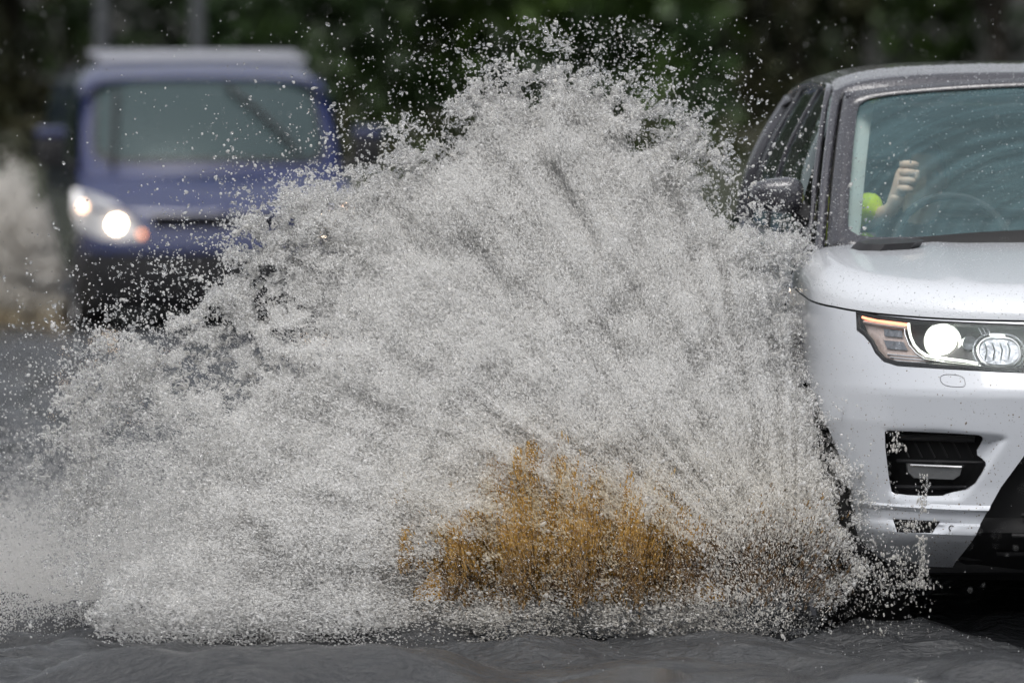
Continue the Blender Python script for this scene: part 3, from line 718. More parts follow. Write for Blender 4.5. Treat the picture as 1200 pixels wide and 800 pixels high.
# roof
def rail(y):   # (x, z) of the cant rail along y
    x = np.interp(y, [1.5,2.1,2.6,3.4,4.2,4.75], [.855,.760,.742,.722,.68,.61]); z = np.interp(y, [1.5,2.1,2.35,3.0,3.8,4.4,4.75], [1.23,1.735,1.765,1.78,1.765,1.735,1.70]); return x, z
yy = np.concatenate([np.linspace(2.00, 2.2, 12), np.linspace(2.2, 4.75, 50)[1:]]); tt = np.linspace(-1, 1, 60)
Rf = np.zeros((len(yy), 60, 3))
for i, y in enumerate(yy):
    x, z = rail(y); e1 = np.clip((y-2.00)/.18, 0, 1); fz = (1-(1-e1)**2)**.5
    s_ = np.sign(tt)*np.abs(tt)**.8
    cr = (1-np.abs(s_)**3.2)**(1/2.4)
    lift = .062 if y > 2.0 else .0
    W0 = ws(s_, 1.0); bl = min(1, (y-2.0)/.14); bl = (1-(1-bl)**2)**.5
    T = np.stack([s_*(x+.012), y+.10*s_*s_*(1-e1)+.03, z-.028+.087*cr], -1); A0 = W0+np.array([0, -.004, .006]); A0[:, 1] += (T[:, 1]-W0[:, 1])*min(1, (y-2.0)/.02)
    Rf[i] = A0*(1-bl)+T*bl
roof = link('roof', grid_mesh('roof', Rf), M['roofdark'], suv)
evaluated(roof, [('SOLIDIFY', dict(thickness=.03, offset=1))])
bmr = bmesh.new(); bmr.from_mesh(roof.data); zz = sum(f.normal.z*f.calc_area() for f in bmr.faces); bmr.free()
finish(roof.data, 45); roof.data.materials.clear(); roof.data.materials.append(M['roofdark'])
# header strip just below the roof edge
for sx in (-1, 1):
    # pillars along the screen edge: body-coloured black strip with a groove
    for nm, off, r, mt in (('a_pillar', .018, .0165, 'roofdark'), ('pillar_seal', -.004, .007, 'liner'), ('door_frame', .044, .010, 'blackgloss')):
        pts = []
        for b in np.linspace(-.03, 1.0, 18):
            p = ws(1.0, b); pts.append((sx*(p[0]+off), p[1]+.02+off*1.4, p[2]))
        if nm == 'door_frame':
            pts = [(sx*(.925), 1.62, 1.215)]+[(x_, y_+.02, z_) for (x_, y_, z_) in pts[3:]]
            pts += [(sx*(rail(y)[0]+.012), y, rail(y)[1]-.015) for y in np.linspace(2.35, 4.4, 14)]
        bm = bmesh.new(); bm_tube(bm, pts, r, 12); link(nm, from_bm(nm, bm), M[mt], suv)
    # door glass surfaces: lower line at the belt, upper line at the rail
    def sidep(y, t):
        zb = np.interp(y, [1.6,4.4], [1.245,1.29]); xb = float(np.interp(y, [1.6,2.4,3.6,4.6], [.935,.925,.885,.80]))
        x, z = rail(max(y, 1.6)); x -= .004; z -= .03
        return (sx*(xb+(x-xb)*t+.035*math.sin(math.pi*t)*(1 if z > 1.4 else .2)), y, zb+(z-zb)*t)
    def pane(name, y0b, y0t, y1b, y1t, mt, t1=1.0, inset=0):
        P = np.zeros((16, 14, 3))
        for i, s_ in enumerate(np.linspace(0, 1, 16)):
            for j, t in enumerate(np.linspace(0, t1, 14)):
                y = (y0b+(y1b-y0b)*s_)*(1-t)+(y0t+(y1t-y0t)*s_)*t; p = sidep(y, t); P[i, j] = (p[0]-sx*inset, p[1], p[2])
        o = link(name, grid_mesh(name, P, flip=(sx < 0)), M[mt], suv); return o
    pane('door_window', 1.66, 2.12, 2.86, 2.80, 'doorglass')
    pane('rear_door_window', 2.92, 2.86, 3.72, 3.62, 'tint')
    pane('quarter_window', 3.80, 3.70, 4.50, 4.40, 'tint')
    for (yb, yt, w_, mt) in ((2.89, 2.83, .02, 'blackgloss'), (3.76, 3.66, .024, 'blackgloss'), (4.56, 4.44, .09, 'roofdark')):
        pts = [sidep(yb*(1-t)+yt*t, t) for t in np.linspace(0, 1, 10)]; bm = bmesh.new()
        for i in range(9):
            pass
        bm_tube(bm, pts, w_*.5, 10); link('window_pillar', from_bm('window_pillar', bm), M[mt], suv)
    bm = bmesh.new(); bm_tube(bm, [sidep(y, 0.0) for y in np.linspace(1.6, 4.6, 24)], .016, 10); link('belt_moulding', from_bm('belt_moulding', bm), M['blackgloss'], suv)
    # mirror
    mr_ = empty('door_mirror'); mr_.parent = suv; q = P2L(913, 229, 1.86); mr_.location = (-sx*q[0], 1.86, q[1])
    bm = bmesh.new()
    bmesh.ops.create_uvsphere(bm, u_segments=28, v_segments=18, radius=1)
    for v in bm.verts:
        c = v.co; n = (abs(c.x)**3+abs(c.y)**3+abs(c.z)**3)**(1/3)
        c /= n; v.co = Vector((c.x*.088+sx*.01, c.y*.07*(1-.25*c.x*sx), c.z*.056*(1-.18*c.x*sx)))
    link('mirror_shell', from_bm('mirror_shell', bm), M['roofdark'], mr_)
    bm = bmesh.new(); bm_tube(bm, [(-sx*.06,0,-.05),(-sx*.10,-.02,-.075),(-sx*.14,-.03,-.085)], [.04,.032,.03], 10); link('mirror_arm', from_bm('mirror_arm', bm), M['black'], mr_)
    bm = bmesh.new(); bm_box(bm, (sx*.005,.064,0), (.13,.012,.085), .004); link('mirror_glass', from_bm('mirror_glass', bm), M['chrome'], mr_)
    # cream trim on the inner face of the windscreen pillar
    P = []
    for b in np.linspace(-.02, 1.0, 24):
        p = ws(.955, b); p2 = ws(.87-.02*b, b)
        P.append([(sx*p[0], p[1]+.03, p[2]-.02), (sx*(p[0]*.5+p2[0]*.5), p[1]+.06, p[2]-.02), (sx*p2[0], p[1]+.13, p[2]-.02)])
    link('pillar_trim', grid_mesh('pillar_trim', np.array(P), flip=sx > 0), M['trim'], suv)
    # door shut line and handles
    for yd in (1.50, 2.90, 3.9):
        bm = bmesh.new(); bm_tube(bm, [(sx*(float(S.width(np.array(z), 0))*(1-.10*float(sstep(2.3, 4.8, yd)))+.0005), yd, z) for z in np.linspace(.42, 1.19, 14)], .003, 6); link('shut_line', from_bm('shut_line', bm), M['liner'], suv)
    for yd in (2.62, 3.66):
        bm = bmesh.new(); bm_tube(bm, [(sx*(.99-.03*(yd-2.4)), yd-.1, 1.02),(sx*(1.02-.03*(yd-2.4)), yd-.09, 1.02),(sx*(1.02-.03*(yd-2.4)), yd+.09, 1.02),(sx*(.99-.03*(yd-2.4)), yd+.1, 1.02)], .011, 8); link('door_handle', from_bm('door_handle', bm), M['white_shaded'], suv)
# tailgate glass and cover
P = np.zeros((20, 10, 3))
for i, a1 in enumerate(np.linspace(-1, 1, 20)):
    for j, t in enumerate(np.linspace(0, 1, 10)): P[i, j] = (a1*(.86-.2*t), 4.76-.12*t-.06*a1*a1, 1.26+.43*t)
link('rear_window', grid_mesh('rear_window', P, flip=True), M['tint'], suv)
# cowl, wipers
bm = bmesh.new()
P = np.array([[(x, y_, z_) for (y_, z_) in ((1.16+.20*(x/.85)**2, zbon(x*.9, 1.15)-.01), (1.20+.24*(x/.85)**2, 1.25+.055*max(0, 1-(abs(x)/.78)**2.5)), (1.30+.24*(x/.85)**2, 1.25+.04*max(0, 1-(abs(x)/.78)**2.5)))] for x in np.linspace(-.86, .86, 40)])
bm.free(); link('cowl', grid_mesh('cowl', P), M['liner'], suv)
for x0 in (-.30, .42):
    bm = bmesh.new()
    pv = Vector((x0, 1.30, 1.262)); 
    pts = []
    for s_ in np.linspace(0, 1, 14):
        a_ = (x0/.8)+s_*.62*1.0; a_ = min(a_, .93); b_ = .025+.045*math.sin(s_*3.14)*0+.02*s_
        p = ws(a_, b_); pts.append((p[0], p[1]-.02, p[2]+.014))
    bm_tube(bm, pts, .008, 8); link('wiper', from_bm('wiper', bm), M['black'], suv)
# interior
bm = bmesh.new(); bm_box(bm, (0,1.78,1.10), (1.6,.5,.22), .05); bm_box(bm, (0,1.98,1.0), (1.5,.2,.35), .05); link('dashboard', from_bm('dashboard', bm), M['dash'], suv)
def ring_pts(c, r, tilt, n=32): return [(c[0]+r*math.cos(t), c[1]+r*math.sin(t)*math.sin(tilt), c[2]+r*math.sin(t)*math.cos(tilt)) for t in np.linspace(0, 2*math.pi, n, endpoint=False)]
SWc = (-.40, 2.00, 1.22); SWr = .19; SWt = R(22)
bm = bmesh.new(); bm_tube(bm, ring_pts(SWc, SWr, SWt), .014, 8, True)
for a1 in (0, math.pi, -math.pi/2): bm_tube(bm, [SWc, (SWc[0]+SWr*math.cos(a1), SWc[1]+SWr*math.sin(a1)*math.sin(SWt), SWc[2]+SWr*math.sin(a1)*math.cos(SWt))], [.03,.012], 8)
bm_tube(bm, [SWc, (SWc[0],1.80,1.12)], .04, 8); link('steering_wheel', from_bm('steering_wheel', bm), M['dash'], suv)
for sx in (-.40, .40):
    st = empty('front_seat'); st.parent = suv; st.location = (sx, 2.9, .5)
    bm = bmesh.new(); bm_box(bm, (0,0,.12), (.52,.55,.2), .07); link('seat_cushion', from_bm('seat_cushion', bm), M['seat'], st)
    bm = bmesh.new(); bm_box(bm, (0,.30,.50), (.50,.16,.66), .07, Matrix.Rotation(R(-14), 3, 'X')); link('seat_back', from_bm('seat_back', bm), M['seat'], st)
    bm = bmesh.new(); bm_box(bm, (0,.42,.93), (.27,.11,.18), .05); link('headrest', from_bm('headrest', bm), M['seat'], st)
bm = bmesh.new(); bm_box(bm, (0,3.95,.95), (1.3,.18,.75), .07); bm_box(bm, (0,3.6,.62), (1.3,.6,.2), .07); link('rear_seat', from_bm('rear_seat', bm), M['seat'], suv)
bm = bmesh.new(); q = P2L(1203, 168, 2.0); bm_box(bm, (0,2.02,q[1]), (.25,.03,.075), .02); bm_tube(bm, [(0,2.0,q[1]),(0,2.0,1.76)], .015, 8); link('interior_mirror', from_bm('interior_mirror', bm), M['black'], suv)
P = np.array([[(x, y, float(rail(y)[1])-.045+.03*(1-(x/.7)**2)) for y in np.linspace(2.12, 4.6, 10)] for x in np.linspace(-.7, .7, 14)])
link('headlining', grid_mesh('headlining', P), mat('headlining', (.03,.03,.03), .9), suv)
bm = bmesh.new(); bm_box(bm, (0,3.0,.42), (1.6,3.2,.04)); link('cabin_floor', from_bm('cabin_floor', bm), M['seat'], suv)
# wheels
def wheel(parent, x, y, r, w, name='wheel'):
    sx = -1 if x < 0 else 1
    wh = empty(name); wh.parent = parent; wh.location = (x, y, r)
    bm = bmesh.new(); bm_lathe(bm, [(r*.70,-w/2),(r*.9,-w/2-.01),(r*.985,-w*.38),(r,-w*.2),(r,w*.2),(r*.985,w*.38),(r*.9,w/2+.01),(r*.70,w/2)], 'x', (0,0,0), 56); link('tyre', from_bm('tyre', bm), M['rubber'], wh)
    bm = bmesh.new(); bm_lathe(bm, [(r*.70,-w/2),(r*.72,-w/2),(r*.72,w/2),(r*.70,w/2),(r*.66,0)], 'x', (0,0,0), 48)
    for k in range(5):
        a1 = 2*math.pi*k/5
        for da in (-.14, .14): bm_tube(bm, [(sx*w*.42, .05*math.cos(a1), .05*math.sin(a1)), (sx*w*.40, r*.7*math.cos(a1+da), r*.7*math.sin(a1+da))], [.024,.016], 6)
    bm_lathe(bm, [(.001,sx*w*.3),(.06,sx*w*.3),(.055,sx*w*.47),(.001,sx*w*.48)], 'x', (0,0,0), 20); link('rim', from_bm('rim', bm), M['alloy'], wh)
for sx in (-1, 1):
    for wy in WY: wheel(suv, sx*.845, wy, WR, .25)
# beads of rain standing on bonnet, roof front and screen border
def beads_on(o, n, rmin, rmax, keep, parent, name='rain_beads', flat=.45, seed=1):
    me = o.data; rg = np.random.default_rng(seed)
    nv = len(me.vertices); co = np.empty(nv*3, np.float32); me.vertices.foreach_get('co', co); co = co.reshape(-1, 3)
    me.calc_loop_triangles(); nt_ = len(me.loop_triangles); ti = np.empty(nt_*3, np.int32); me.loop_triangles.foreach_get('vertices', ti); ti = ti.reshape(-1, 3)
    A, B, C = co[ti[:,0]], co[ti[:,1]], co[ti[:,2]]; nr = np.cross(B-A, C-A); ar = np.linalg.norm(nr, axis=1); nr = nr/(ar[:, None]+1e-12)
    cen = (A+B+C)/3; wgt = ar*keep(cen, nr); wgt /= wgt.sum()
    k = rg.choice(nt_, n, p=wgt); r1 = np.sqrt(rg.random(n)); r2 = rg.random(n)
    p = A[k]*(1-r1)[:, None]+B[k]*(r1*(1-r2))[:, None]+C[k]*(r1*r2)[:, None]
    rr = rmin+(rmax-rmin)*rg.random(n)**3
    V, F = blobs(p, rr, rg, 'ico', stretch=.15)
    # flatten along normal
    nn = np.repeat(nr[k], 12, 0); pc = np.repeat(p, 12, 0); dlt = V-pc; h = (dlt*nn).sum(1)
    V = pc+dlt-nn*(h*(1-flat))[:, None]
    ob = link(name, mesh_np(name, V, F), M['bead'], parent); ob['kind'] = 'stuff'
    return ob
PHI = (1+5**.5)/2
ICO_V = np.array([(-1,PHI,0),(1,PHI,0),(-1,-PHI,0),(1,-PHI,0),(0,-1,PHI),(0,1,PHI),(0,-1,-PHI),(0,1,-PHI),(PHI,0,-1),(PHI,0,1),(-PHI,0,-1),(-PHI,0,1)])/math.sqrt(1+PHI*PHI)
ICO_F = np.array([(0,11,5),(0,5,1),(0,1,7),(0,7,10),(0,10,11),(1,5,9),(5,11,4),(11,10,2),(10,7,6),(7,1,8),(3,9,4),(3,4,2),(3,2,6),(3,6,8),(3,8,9),(4,9,5),(2,4,11),(6,2,10),(8,6,7),(9,8,1)])
OCT_V = np.array([(1,0,0),(-1,0,0),(0,1,0),(0,-1,0),(0,0,1),(0,0,-1)], float); OCT_F = np.array([(0,2,4),(2,1,4),(1,3,4),(3,0,4),(2,0,5),(1,2,5),(3,1,5),(0,3,5)])
def blobs(p, r, rg, kind='oct', stretch=.35, axis=None, lengthen=None, jitter=.0):
    """many irregular drops in one mesh"""
    n = len(p); TV, TF = (OCT_V, OCT_F) if kind == 'oct' else (ICO_V, ICO_F)
    q = rg.normal(size=(n, 4)); q /= np.linalg.norm(q, axis=1)[:, None]; w, x, y, z = q.T
    Rm = np.stack([1-2*(y*y+z*z), 2*(x*y-z*w), 2*(x*z+y*w), 2*(x*y+z*w), 1-2*(x*x+z*z), 2*(y*z-x*w), 2*(x*z-y*w), 2*(y*z+x*w), 1-2*(x*x+y*y)], -1).reshape(n, 3, 3)
    sc = np.exp(rg.normal(0, stretch, (n, 3)))*np.asarray(r)[:, None]
    T = TV[None]*sc[:, None, :]
    if jitter: T = T*(1+rg.normal(0, jitter, (n, len(TV), 1)))
    V = np.einsum('nij,nkj->nki', Rm, T)
    if axis is not None:
        h = np.einsum('nki,ni->nk', V, axis); V = V+axis[:, None, :]*(h*(lengthen[:, None]-1))[..., None]
    V = V+p[:, None, :]
    F = (TF[None]+(np.arange(n)*len(TV))[:, None, None]).reshape(-1, 3)
    return V.reshape(-1, 3), F
def attr(me, name, vals, k):
    a_ = me.attributes.new(name, 'FLOAT', 'POINT'); a_.data.foreach_set('value', np.repeat(np.asarray(vals, np.float32), k))
M['bead'] = mat('rain_bead', (.75,.78,.82), .06, spec=1.0, trans=.55, ior=1.33)
beads_on(bon, 5200, .0008, .0026, lambda c, n: (n[:, 2] > .1)*(c[:, 0] < .2)*1., suv, seed=1)
beads_on(roof, 3600, .0012, .0040, lambda c, n: ((c[:, 1] < 2.5)*(c[:, 0] < .3))*1., suv, seed=2)
beads_on(fr, 800, .0009, .0026, lambda c, n: (n[:, 1] < 0)*(c[:, 0] < .3)*1., suv, seed=3)
beads_on(body, 1500, .0007, .002, lambda c, n: (n[:, 1] < .2)*(c[:, 0] < .1)*(c[:, 1] < 1.0)*(c[:, 2] > .5)*1., suv, seed=4)
sp_ = beads_on(body, 1500, .0006, .0028, lambda c, n: (n[:, 1] < .2)*(c[:, 0] < -.3)*(c[:, 1] < 1.2)*np.clip(1.15-c[:, 2], 0, 1)**2, suv, name='mud_spatter', flat=.2, seed=9)
sp_.data.materials.clear(); sp_.data.materials.append(mat('mud', (.16,.12,.08), .5))
beads_on(scr, 900, .001, .0026, lambda c, n: (c[:, 0] < .3)*1., suv, seed=5)

# ------------------------------------------------------------------ driver (own thing, sits in the car)
def skin_obj(name, verts, edges, radii, mt, parent, sub=2, root=0):
    me = bpy.data.meshes.new(name); me.from_pydata(verts, edges, []); o = bpy.data.objects.new(name, me); COL.objects.link(o)
    sv = me.skin_vertices.new(name='s') if hasattr(me.skin_vertices, 'new') else None
    o.modifiers.new('s', 'SKIN')
    if not me.skin_vertices:
        bm = bmesh.new(); bm.from_mesh(me); bm.verts.layers.skin.verify(); bm.to_mesh(me); bm.free()
    sk = me.skin_vertices[0].data
    for i, r in enumerate(radii): sk[i].radius = (r, r) if not hasattr(r, '__len__') else r
    sk[root].use_root = True
    m2 = o.modifiers.new('u', 'SUBSURF'); m2.levels = sub; m2.render_levels = sub
    dg = bpy.context.evaluated_depsgraph_get(); dg.update(); nm = bpy.data.meshes.new_from_object(o.evaluated_get(dg)); o.modifiers.clear(); o.data = nm
    nm.shade_smooth(); nm.materials.clear(); nm.materials.append(mt); o.parent = parent
    return o
drv = empty('person', SUV0, AL); tag(drv, 'driver of the white car in a bright hi-vis sleeve, hand raised on the wheel', 'person')
HX, HY = -.395, 2.80
hx, hz = P2L(1060, 214, 1.98)   # centre of the gripping hand
wx, wz_ = P2L(1044, 247, 2.03)  # wrist
V = [(HX,HY+.05,.72),(HX,HY+.10,.95),(HX,HY+.12,1.16),(HX,HY+.11,1.26),(HX,HY+.08,1.31),(HX,HY+.05,1.37),(HX,HY+.05,1.46),
     (HX-.17,HY+.10,1.20),(HX-.31,HY-.14,1.18),(wx-.10,2.20,1.30),(wx,2.04,wz_),(hx-.012,1.995,hz-.035),
     (HX+.17,HY+.10,1.20),(HX+.26,HY-.10,1.02),(HX+.16,2.24,1.10),(HX+.17,2.04,1.22),
     (HX-.12,HY-.1,.68),(HX-.15,2.42,.74),(HX+.12,HY-.1,.68),(HX+.15,2.42,.74)]
E = [(0,1),(1,2),(2,3),(3,4),(4,5),(5,6),(2,7),(7,8),(8,9),(9,10),(10,11),(2,12),(12,13),(13,14),(14,15),(0,16),(16,17),(0,18),(18,19)]
rad = [(.15,.12),(.15,.11),(.15,.10),.06,.055,.075,.08,.07,.05,.036,.026,(.030,.020),.07,.05,.035,.032,.09,.07,.09,.07]
pb = skin_obj('body', V, E, rad, M['skin'], drv)
# head
bm = bmesh.new(); bmesh.ops.create_uvsphere(bm, u_segments=32, v_segments=24, radius=1)
for v in bm.verts:
    x, y, z = v.co; jaw = 1-.28*max(0, -z)**1.3
    v.co = Vector((x*.077*jaw, y*.098*jaw*(1 if y > 0 else .95), z*.118))
    if y < 0:
        n_ = math.exp(-((x)/.16)**2-((z+.12)/.2)**2); v.co.y -= .024*n_
        for ex in (-.42, .42): v.co.y += .010*math.exp(-((x-ex)/.16)**2-((z-.08)/.12)**2)
        v.co.y -= .006*math.exp(-(x/.3)**2-((z+.5)/.07)**2)
for v in bm.verts: v.co += Vector((HX, HY+.02, 1.45))
for sx in (-1, 1): 
    r = bmesh.ops.create_uvsphere(bm, u_segments=12, v_segments=8, radius=1); bmesh.ops.transform(bm, matrix=Matrix.Translation((HX+sx*.079, HY+.03, 1.445)) @ Matrix.Diagonal((.012,.02,.034,1)), verts=r['verts'])
link('head', from_bm('head', bm, True, 80), M['skin'], drv)
bm = bmesh.new(); r = bmesh.ops.create_uvsphere(bm, u_segments=28, v_segments=18, radius=1); 
for v in bm.verts: 
    c = v.co; v.co = Vector((HX+c.x*.085, HY+.035+c.y*.103, 1.475+c.z*.112))
bmesh.ops.delete(bm, geom=[v for v in bm.verts if v.co.z < 1.45 and v.co.y < HY+.03 or v.co.z < 1.39 or (v.co.y < HY-.045 and v.co.z < 1.525)], context='VERTS')
link('hair', from_bm('hair', bm, True, 80), M['hair'], drv)
for sx in (-1, 1):
    bm = bmesh.new(); r = bmesh.ops.create_uvsphere(bm, u_segments=12, v_segments=8, radius=.011); bmesh.ops.translate(bm, vec=(HX+sx*.032, HY-.066, 1.462), verts=bm.verts); link('eye', from_bm('eye', bm), mat('eye', (.5,.5,.5), .1) if sx < 0 else bpy.data.materials['eye'], drv)
# fist: palm block with four fingers curled round the rim, stacked upwards, and the thumb
pal = [(wx,2.04,wz_),(wx+.010,2.022,wz_+.035),(hx-.010,2.005,hz-.02),(hx-.006,2.00,hz+.02),(hx+.004,1.995,hz+.055)]
skin_obj('hand', pal, [(0,1),(1,2),(2,3),(3,4)], [.022,.024,(.030,.028),(.028,.026),(.018,.018)], M['skin'], drv)
for k, (dz, ln) in enumerate(((-.022,.80),(.004,1.0),(.030,1.06),(.056,.98))):
    bx, by, bz = hx-.010+k*.003, 1.992, hz+dz
    pts = [(bx-.006,by+.012,bz),(bx+.000,by-.026,bz+.004),(bx+.022*ln,by-.036,bz+.003),(bx+.040*ln,by-.020,bz),(bx+.036*ln,by+.002,bz-.003)]
    skin_obj('finger', pts, [(0,1),(1,2),(2,3),(3,4)], [.0125,.0135,.0125,.011,.009], M['skin'], drv)
skin_obj('thumb', [(hx+.0,2.01,hz-.03),(hx+.022,1.985,hz-.012),(hx+.036,1.965,hz+.018),(hx+.036,1.96,hz+.042)], [(0,1),(1,2),(2,3)], [.016,.014,.0125,.010], M['skin'], drv)
# clothes
V2 = [(HX,HY+.05,.70),(HX,HY+.10,.95),(HX,HY+.12,1.15),(HX,HY+.10,1.34),(HX-.18,HY+.10,1.20),(HX+.18,HY+.10,1.20),(HX+.27,HY-.10,1.02),(HX+.17,2.27,1.09)]
skin_obj('jacket', V2, [(0,1),(1,2),(2,3),(2,4),(2,5),(5,6),(6,7)], [(.175,.14),(.175,.135),(.175,.12),.075,.085,.085,.065,.048], M['cloth'], drv)
cx_, cz_ = P2L(1027, 241, 2.06)
skin_obj('sleeve', [(HX-.16,HY+.10,1.20),(HX-.32,HY-.14,1.19),(cx_-.07,2.18,cz_-.035),(cx_-.02,2.10,cz_-.004),(cx_+.014,2.075,cz_+.0)], [(0,1),(1,2),(2,3),(3,4)], [.085,.072,.060,.054,.044], M['hivis'], drv)

# ------------------------------------------------------------------ blue van
AV = R(7.5); VAN0 = Vector((-2.06, 48.7, -.085))
van = empty('blue_van', VAN0, AV); tag(van, 'blurred dark blue panel van with lit headlight following behind the white car', 'van')
cav, sav = math.cos(AV), math.sin(AV)
def V2L(u, v, yl):
    k = (u-600)/F_PX; x = (k*(VAN0.y+yl*cav)-VAN0.x+yl*sav)/(cav-k*sav); Yw = VAN0.y+x*sav+yl*cav
    return (x, CAM_H-(v-HORIZON)/F_PX*Yw-VAN0.z)
SV = Shell(1.0, .75, 2.8, 4.9, .3, 5.0, [(.25,.12),(.35,.03),(.5,0),(.7,.0),(.82,.03),(.95,.08),(1.1,.20),(1.3,.38)], [(.2,.96),(.5,1.0),(1.0,.99),(1.2,.975),(2.0,.93)], [(0,.96),(.3,1.0),(.75,1.16),(1.0,1.22),(1.3,1.26),(4.9,1.30)], [(0,.26),(4.9,.30)], [(.2,.05),(1.3,0)])
vb = link('body', SV.ring('van_body', nz=50, fstep=.03), M['vanblue'])
evaluated(vb, [('SOLIDIFY', dict(thickness=.03, offset=-1))])
vhead = [V2L(u, v, .28) for (u, v) in [(89,222),(108,226),(135,238),(152,252),(166,270),(170,282),(140,283),(112,279),(94,268),(88,248)]]
vgrille = [V2L(u, v, .03) for (u, v) in [(176,252),(182,268),(250,272)]]; vgrille = [vgrille[0], vgrille[1]]+[(-x, z) for x, z in (vgrille[1], vgrille[0])]
vlow = [V2L(u, v, .05) for (u, v) in [(150,300),(156,345)]]; vlow = vlow+[(-x, z) for x, z in vlow[::-1]]
vfog = [V2L(u, v, .2) for (u, v) in [(104,330),(136,332),(138,352),(108,352)]]
bm = bmesh.new()
for p in (vhead, vfog): bm_prism(bm, p, 1, -.3, .9); bm_prism(bm, zipsym(p), 1, -.3, .9)
bm_prism(bm, vgrille, 1, -.3, .6); bm_prism(bm, vlow, 1, -.3, .6)
for wy in (.95, 3.9):
    arch = [(wy+.40*math.cos(a1), .36+.40*math.sin(a1)) for a1 in np.linspace(0, math.pi, 20)]+[(wy-.4, 0), (wy+.4, 0)]
    bm_prism(bm, arch, 0, -1.3, -.7); bm_prism(bm, arch, 0, .7, 1.3)
bmesh.ops.recalc_face_normals(bm, faces=bm.faces); cm = bpy.data.meshes.new('c'); bm.to_mesh(cm); bm.free(); boolean(vb, cm); finish(vb.data, 35)
vb.data.materials.clear(); vb.data.materials.append(M['vanblue']); vb.parent = van
link('inner_shell', SV.ring('van_inner', nz=16, inset=.13, fstep=.08), M['liner'], van)
# black lower bumper
SVb = Shell(1.012, .76, 2.8, 4.92, .3, 5.0, SV.pf, SV.wz, [(0,.66),(.5,.66),(.52,.5),(4.9,.5)], [(0,.25),(4.9,.30)], SV.pr)
lb = link('lower_bumper', SVb.ring('lower_bumper', nz=14, fstep=.04, y_max=.54), M['black'], van); lb.location = (0,-.014,0)
# upper body: front pillars, roof, sides
def vws(a, b):
    a = np.asarray(a, float); b = np.asarray(b, float); hw = .965-.075*b
    y = .72+.34*a*a+b*(.86-.18*a*a); z = 1.205+.02*(1-a*a)+b*.70+.05*np.sin(b*math.pi)
    return np.stack([a*hw, y, z], -1)
a_, b2 = np.meshgrid(np.linspace(-1, 1, 40), np.linspace(0, 1, 16), indexing='ij')
link('windscreen', grid_mesh('van_windscreen', vws(a_*.95, b2)), M['vanglass'], van)
ring = []
for k in range(96):
    t = 2*math.pi*k/96; c, s_ = math.cos(t), math.sin(t); r = (abs(c)**8+abs(s_)**8)**(-1/8); r2 = (abs(c)**40+abs(s_)**40)**(-1/40)
    ring.append([vws(c*r*.90, .52+s_*r*.44)+np.array([0,-.006,.004]), vws(c*r2*.99, np.clip(.5+s_*r2*.51, -.01, 1.01))+np.array([0,-.006,.004])])
o = link('windscreen_surround', grid_mesh('van_surround', np.array(ring), wrap=True), M['vanblue'], van)
ring = []
for k in range(96):
    t = 2*math.pi*k/96; c, s_ = math.cos(t), math.sin(t); r = (abs(c)**8+abs(s_)**8)**(-1/8)
    ring.append([vws(c*r*.875, .53+s_*r*.41)+np.array([0,-.011,.008]), vws(c*r*.905, .52+s_*r*.445)+np.array([0,-.011,.008])])
link('windscreen_border', grid_mesh('van_border', np.array(ring), wrap=True), M['black'], van)
yv = np.linspace(1.0, 4.9, 44); tv = np.linspace(-1, 1, 41); P = np.zeros((44, 41, 3))
for i, y in enumerate(yv):   # cross-section hoop: side up, over the roof, down
    for j, t in enumerate(tv):
        top = float(np.interp(y, [1.0,1.35,1.7,4.9], [1.9,1.95,2.035,2.04])); zb = 1.24
        ang = t*math.pi/2; s_ = math.copysign(abs(math.sin(ang))**.22, ang); c = abs(math.cos(ang))**.30
        P[i, j] = (s_*(.975-.07*c), y, zb+(top-zb)*c)
# roof and sides only behind the windscreen line
mask_y0 = lambda z: .78+.28+(z-1.205)/.70*.72
for i in range(44):
    for j in range(41):
        z = P[i, j, 2]; fwd = 1.0+max(0, (min(z, 1.93)-1.22))/.71*.60
        P[i, j, 1] = fwd+(4.9-fwd)*(i/43)
cab = link('cab_and_load_body', grid_mesh('van_upper', P, flip=True), M['vanblue'], van)
P2 = np.zeros((2, 41, 3)); P2[0] = P[-1]; P2[1] = P[-1]*np.array([.02, 1, 1]); link('rear_doors', grid_mesh('rear_doors', P2), M['vanblue'], van)
bm = bmesh.new()
bm_tube(bm, [(x, 1.62+.10*(x/.7)**2, 2.062-.015*(x/.7)**2) for x in np.linspace(-.76, .76, 16)], .036, 10); link('roof_bar', from_bm('roof_bar', bm), M['vanroof'], van)
bm = bmesh.new(); bm_tube(bm, [(x, 2.6, 2.10) for x in (-.78, 0, .78)], .03, 10); link('roof_bar', from_bm('roof_bar', bm), M['vanroof'], van)
